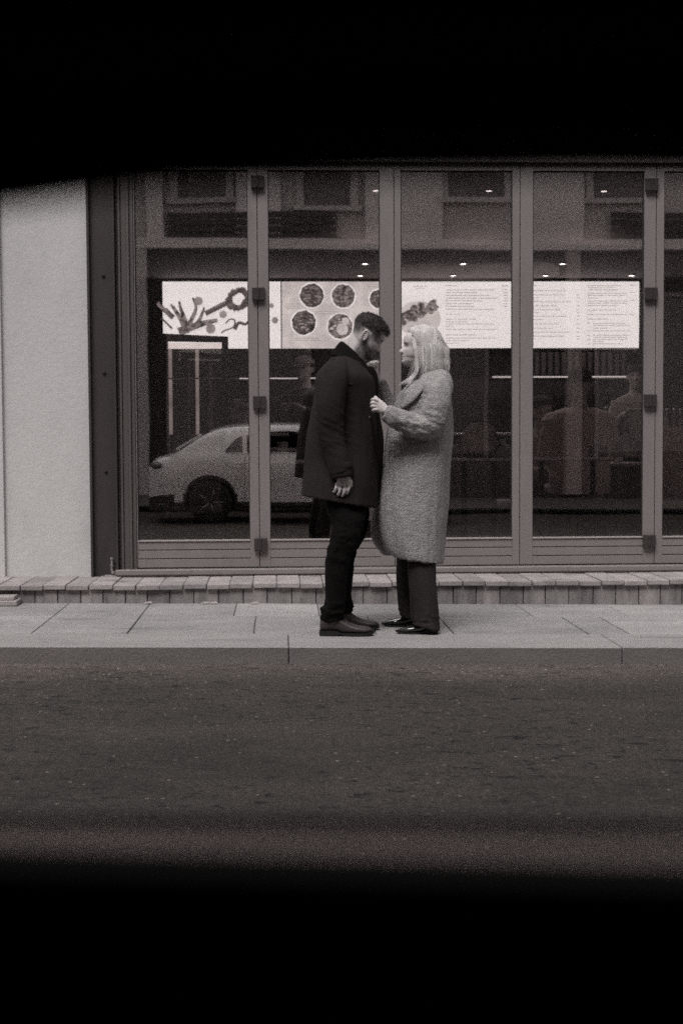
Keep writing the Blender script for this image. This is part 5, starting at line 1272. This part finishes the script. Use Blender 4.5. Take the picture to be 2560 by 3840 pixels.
for k, (a, b) in enumerate(winx):
    for fl in range(3):
        z0 = RZ(745 if k != 1 else 775, OY)+fl*3.3; z1 = z0+1.9
        bm = NB(); box(bm, a-.14, a, OY-.02, OY+.10, z0, z1); box(bm, b, b+.14, OY-.02, OY+.10, z0, z1); box(bm, a-.14, b+.14, OY-.02, OY+.12, z1, z1+.14); box(bm, a-.2, b+.2, OY-.02, OY+.16, z0-.10, z0)
        f = obj('window', bm, PL, ob); boxo('window_pane', DG, f, a, b, OY-.01, OY+.02, z0, z1)
for a, b in ((RX(560, OY), RX(625, OY)), (RX(890, OY), RX(1060, OY)), (RX(1370, OY), RX(1440, OY)), (RX(1490, OY), RX(1660, OY)), (RX(1990, OY), RX(2180, OY))):
    boxo('pilaster', PLS, ob, a, b, OY-.02, OY+.14, zc1, 18.8)
boxo('pier', mat('pier_render', .26, .9), ob, RX(2112, OY), RX(2168, OY), OY-.06, OY+.2, .1, zc0)
boxo('pier', PL, ob, RX(440, OY), RX(560, OY), OY-.06, OY+.2, .1, zc0)
for a, b, p0_, p1_ in ((RX(640, OY), RX(1267, OY), 812, 893), (RX(2280, OY), RX(2700, OY), 812, 893)):
    bm = NB()
    for k in range(4):
        z_ = RZ(p0_+(p1_-p0_)*k/3, OY); box(bm, a, b, OY+.14, OY+.20, z_-.05, z_+.05)
    box(bm, a+.3, a+.34, OY+.14, OY+.19, zc1, RZ(p0_, OY)); box(bm, b-.34, b-.3, OY+.14, OY+.19, zc1, RZ(p0_, OY)); obj('rail_slats', bm, M['steel_dark'], ob)
# sloping awning below the ledge
a, b = RX(1440, OY), RX(2050, OY)
bm = NB(); rings(bm, [[(x, OY, zc0-.25+.05*k), (x, OY+1.1, zc0-.85+.28*k), (x, OY+1.1, zc0-1.0+.28*k), (x, OY, zc0-.32+.05*k)] for x, k in ((a, 0), ((a+b)/2, .45), (b, 1.4))])
aw = obj('awning', bm, mat('awning_cloth', .22, .8, var=.3, vscale=(3, 3, 3), tone=1)); tag(aw, 'sloping cloth awning on the opposite building, mirrored in the third leaf', 'awning')
for a in (-11.5, RX(640, OY), 1.35, RX(2240, OY), 10.4):
    z1 = zc0-.9
    bm = NB(); box(bm, a, a+2.6, OY-.05, OY-.02, .9, z1); f = obj('shop_window', bm, DG, ob)
    bm = NB(); box(bm, a-.08, a, OY-.05, OY+.02, .8, z1+.08); box(bm, a+2.6, a+2.68, OY-.05, OY+.02, .8, z1+.08); box(bm, a, a+2.6, OY-.05, OY+.02, z1, z1+.08); obj('shop_frame', bm, M['frame'], f)
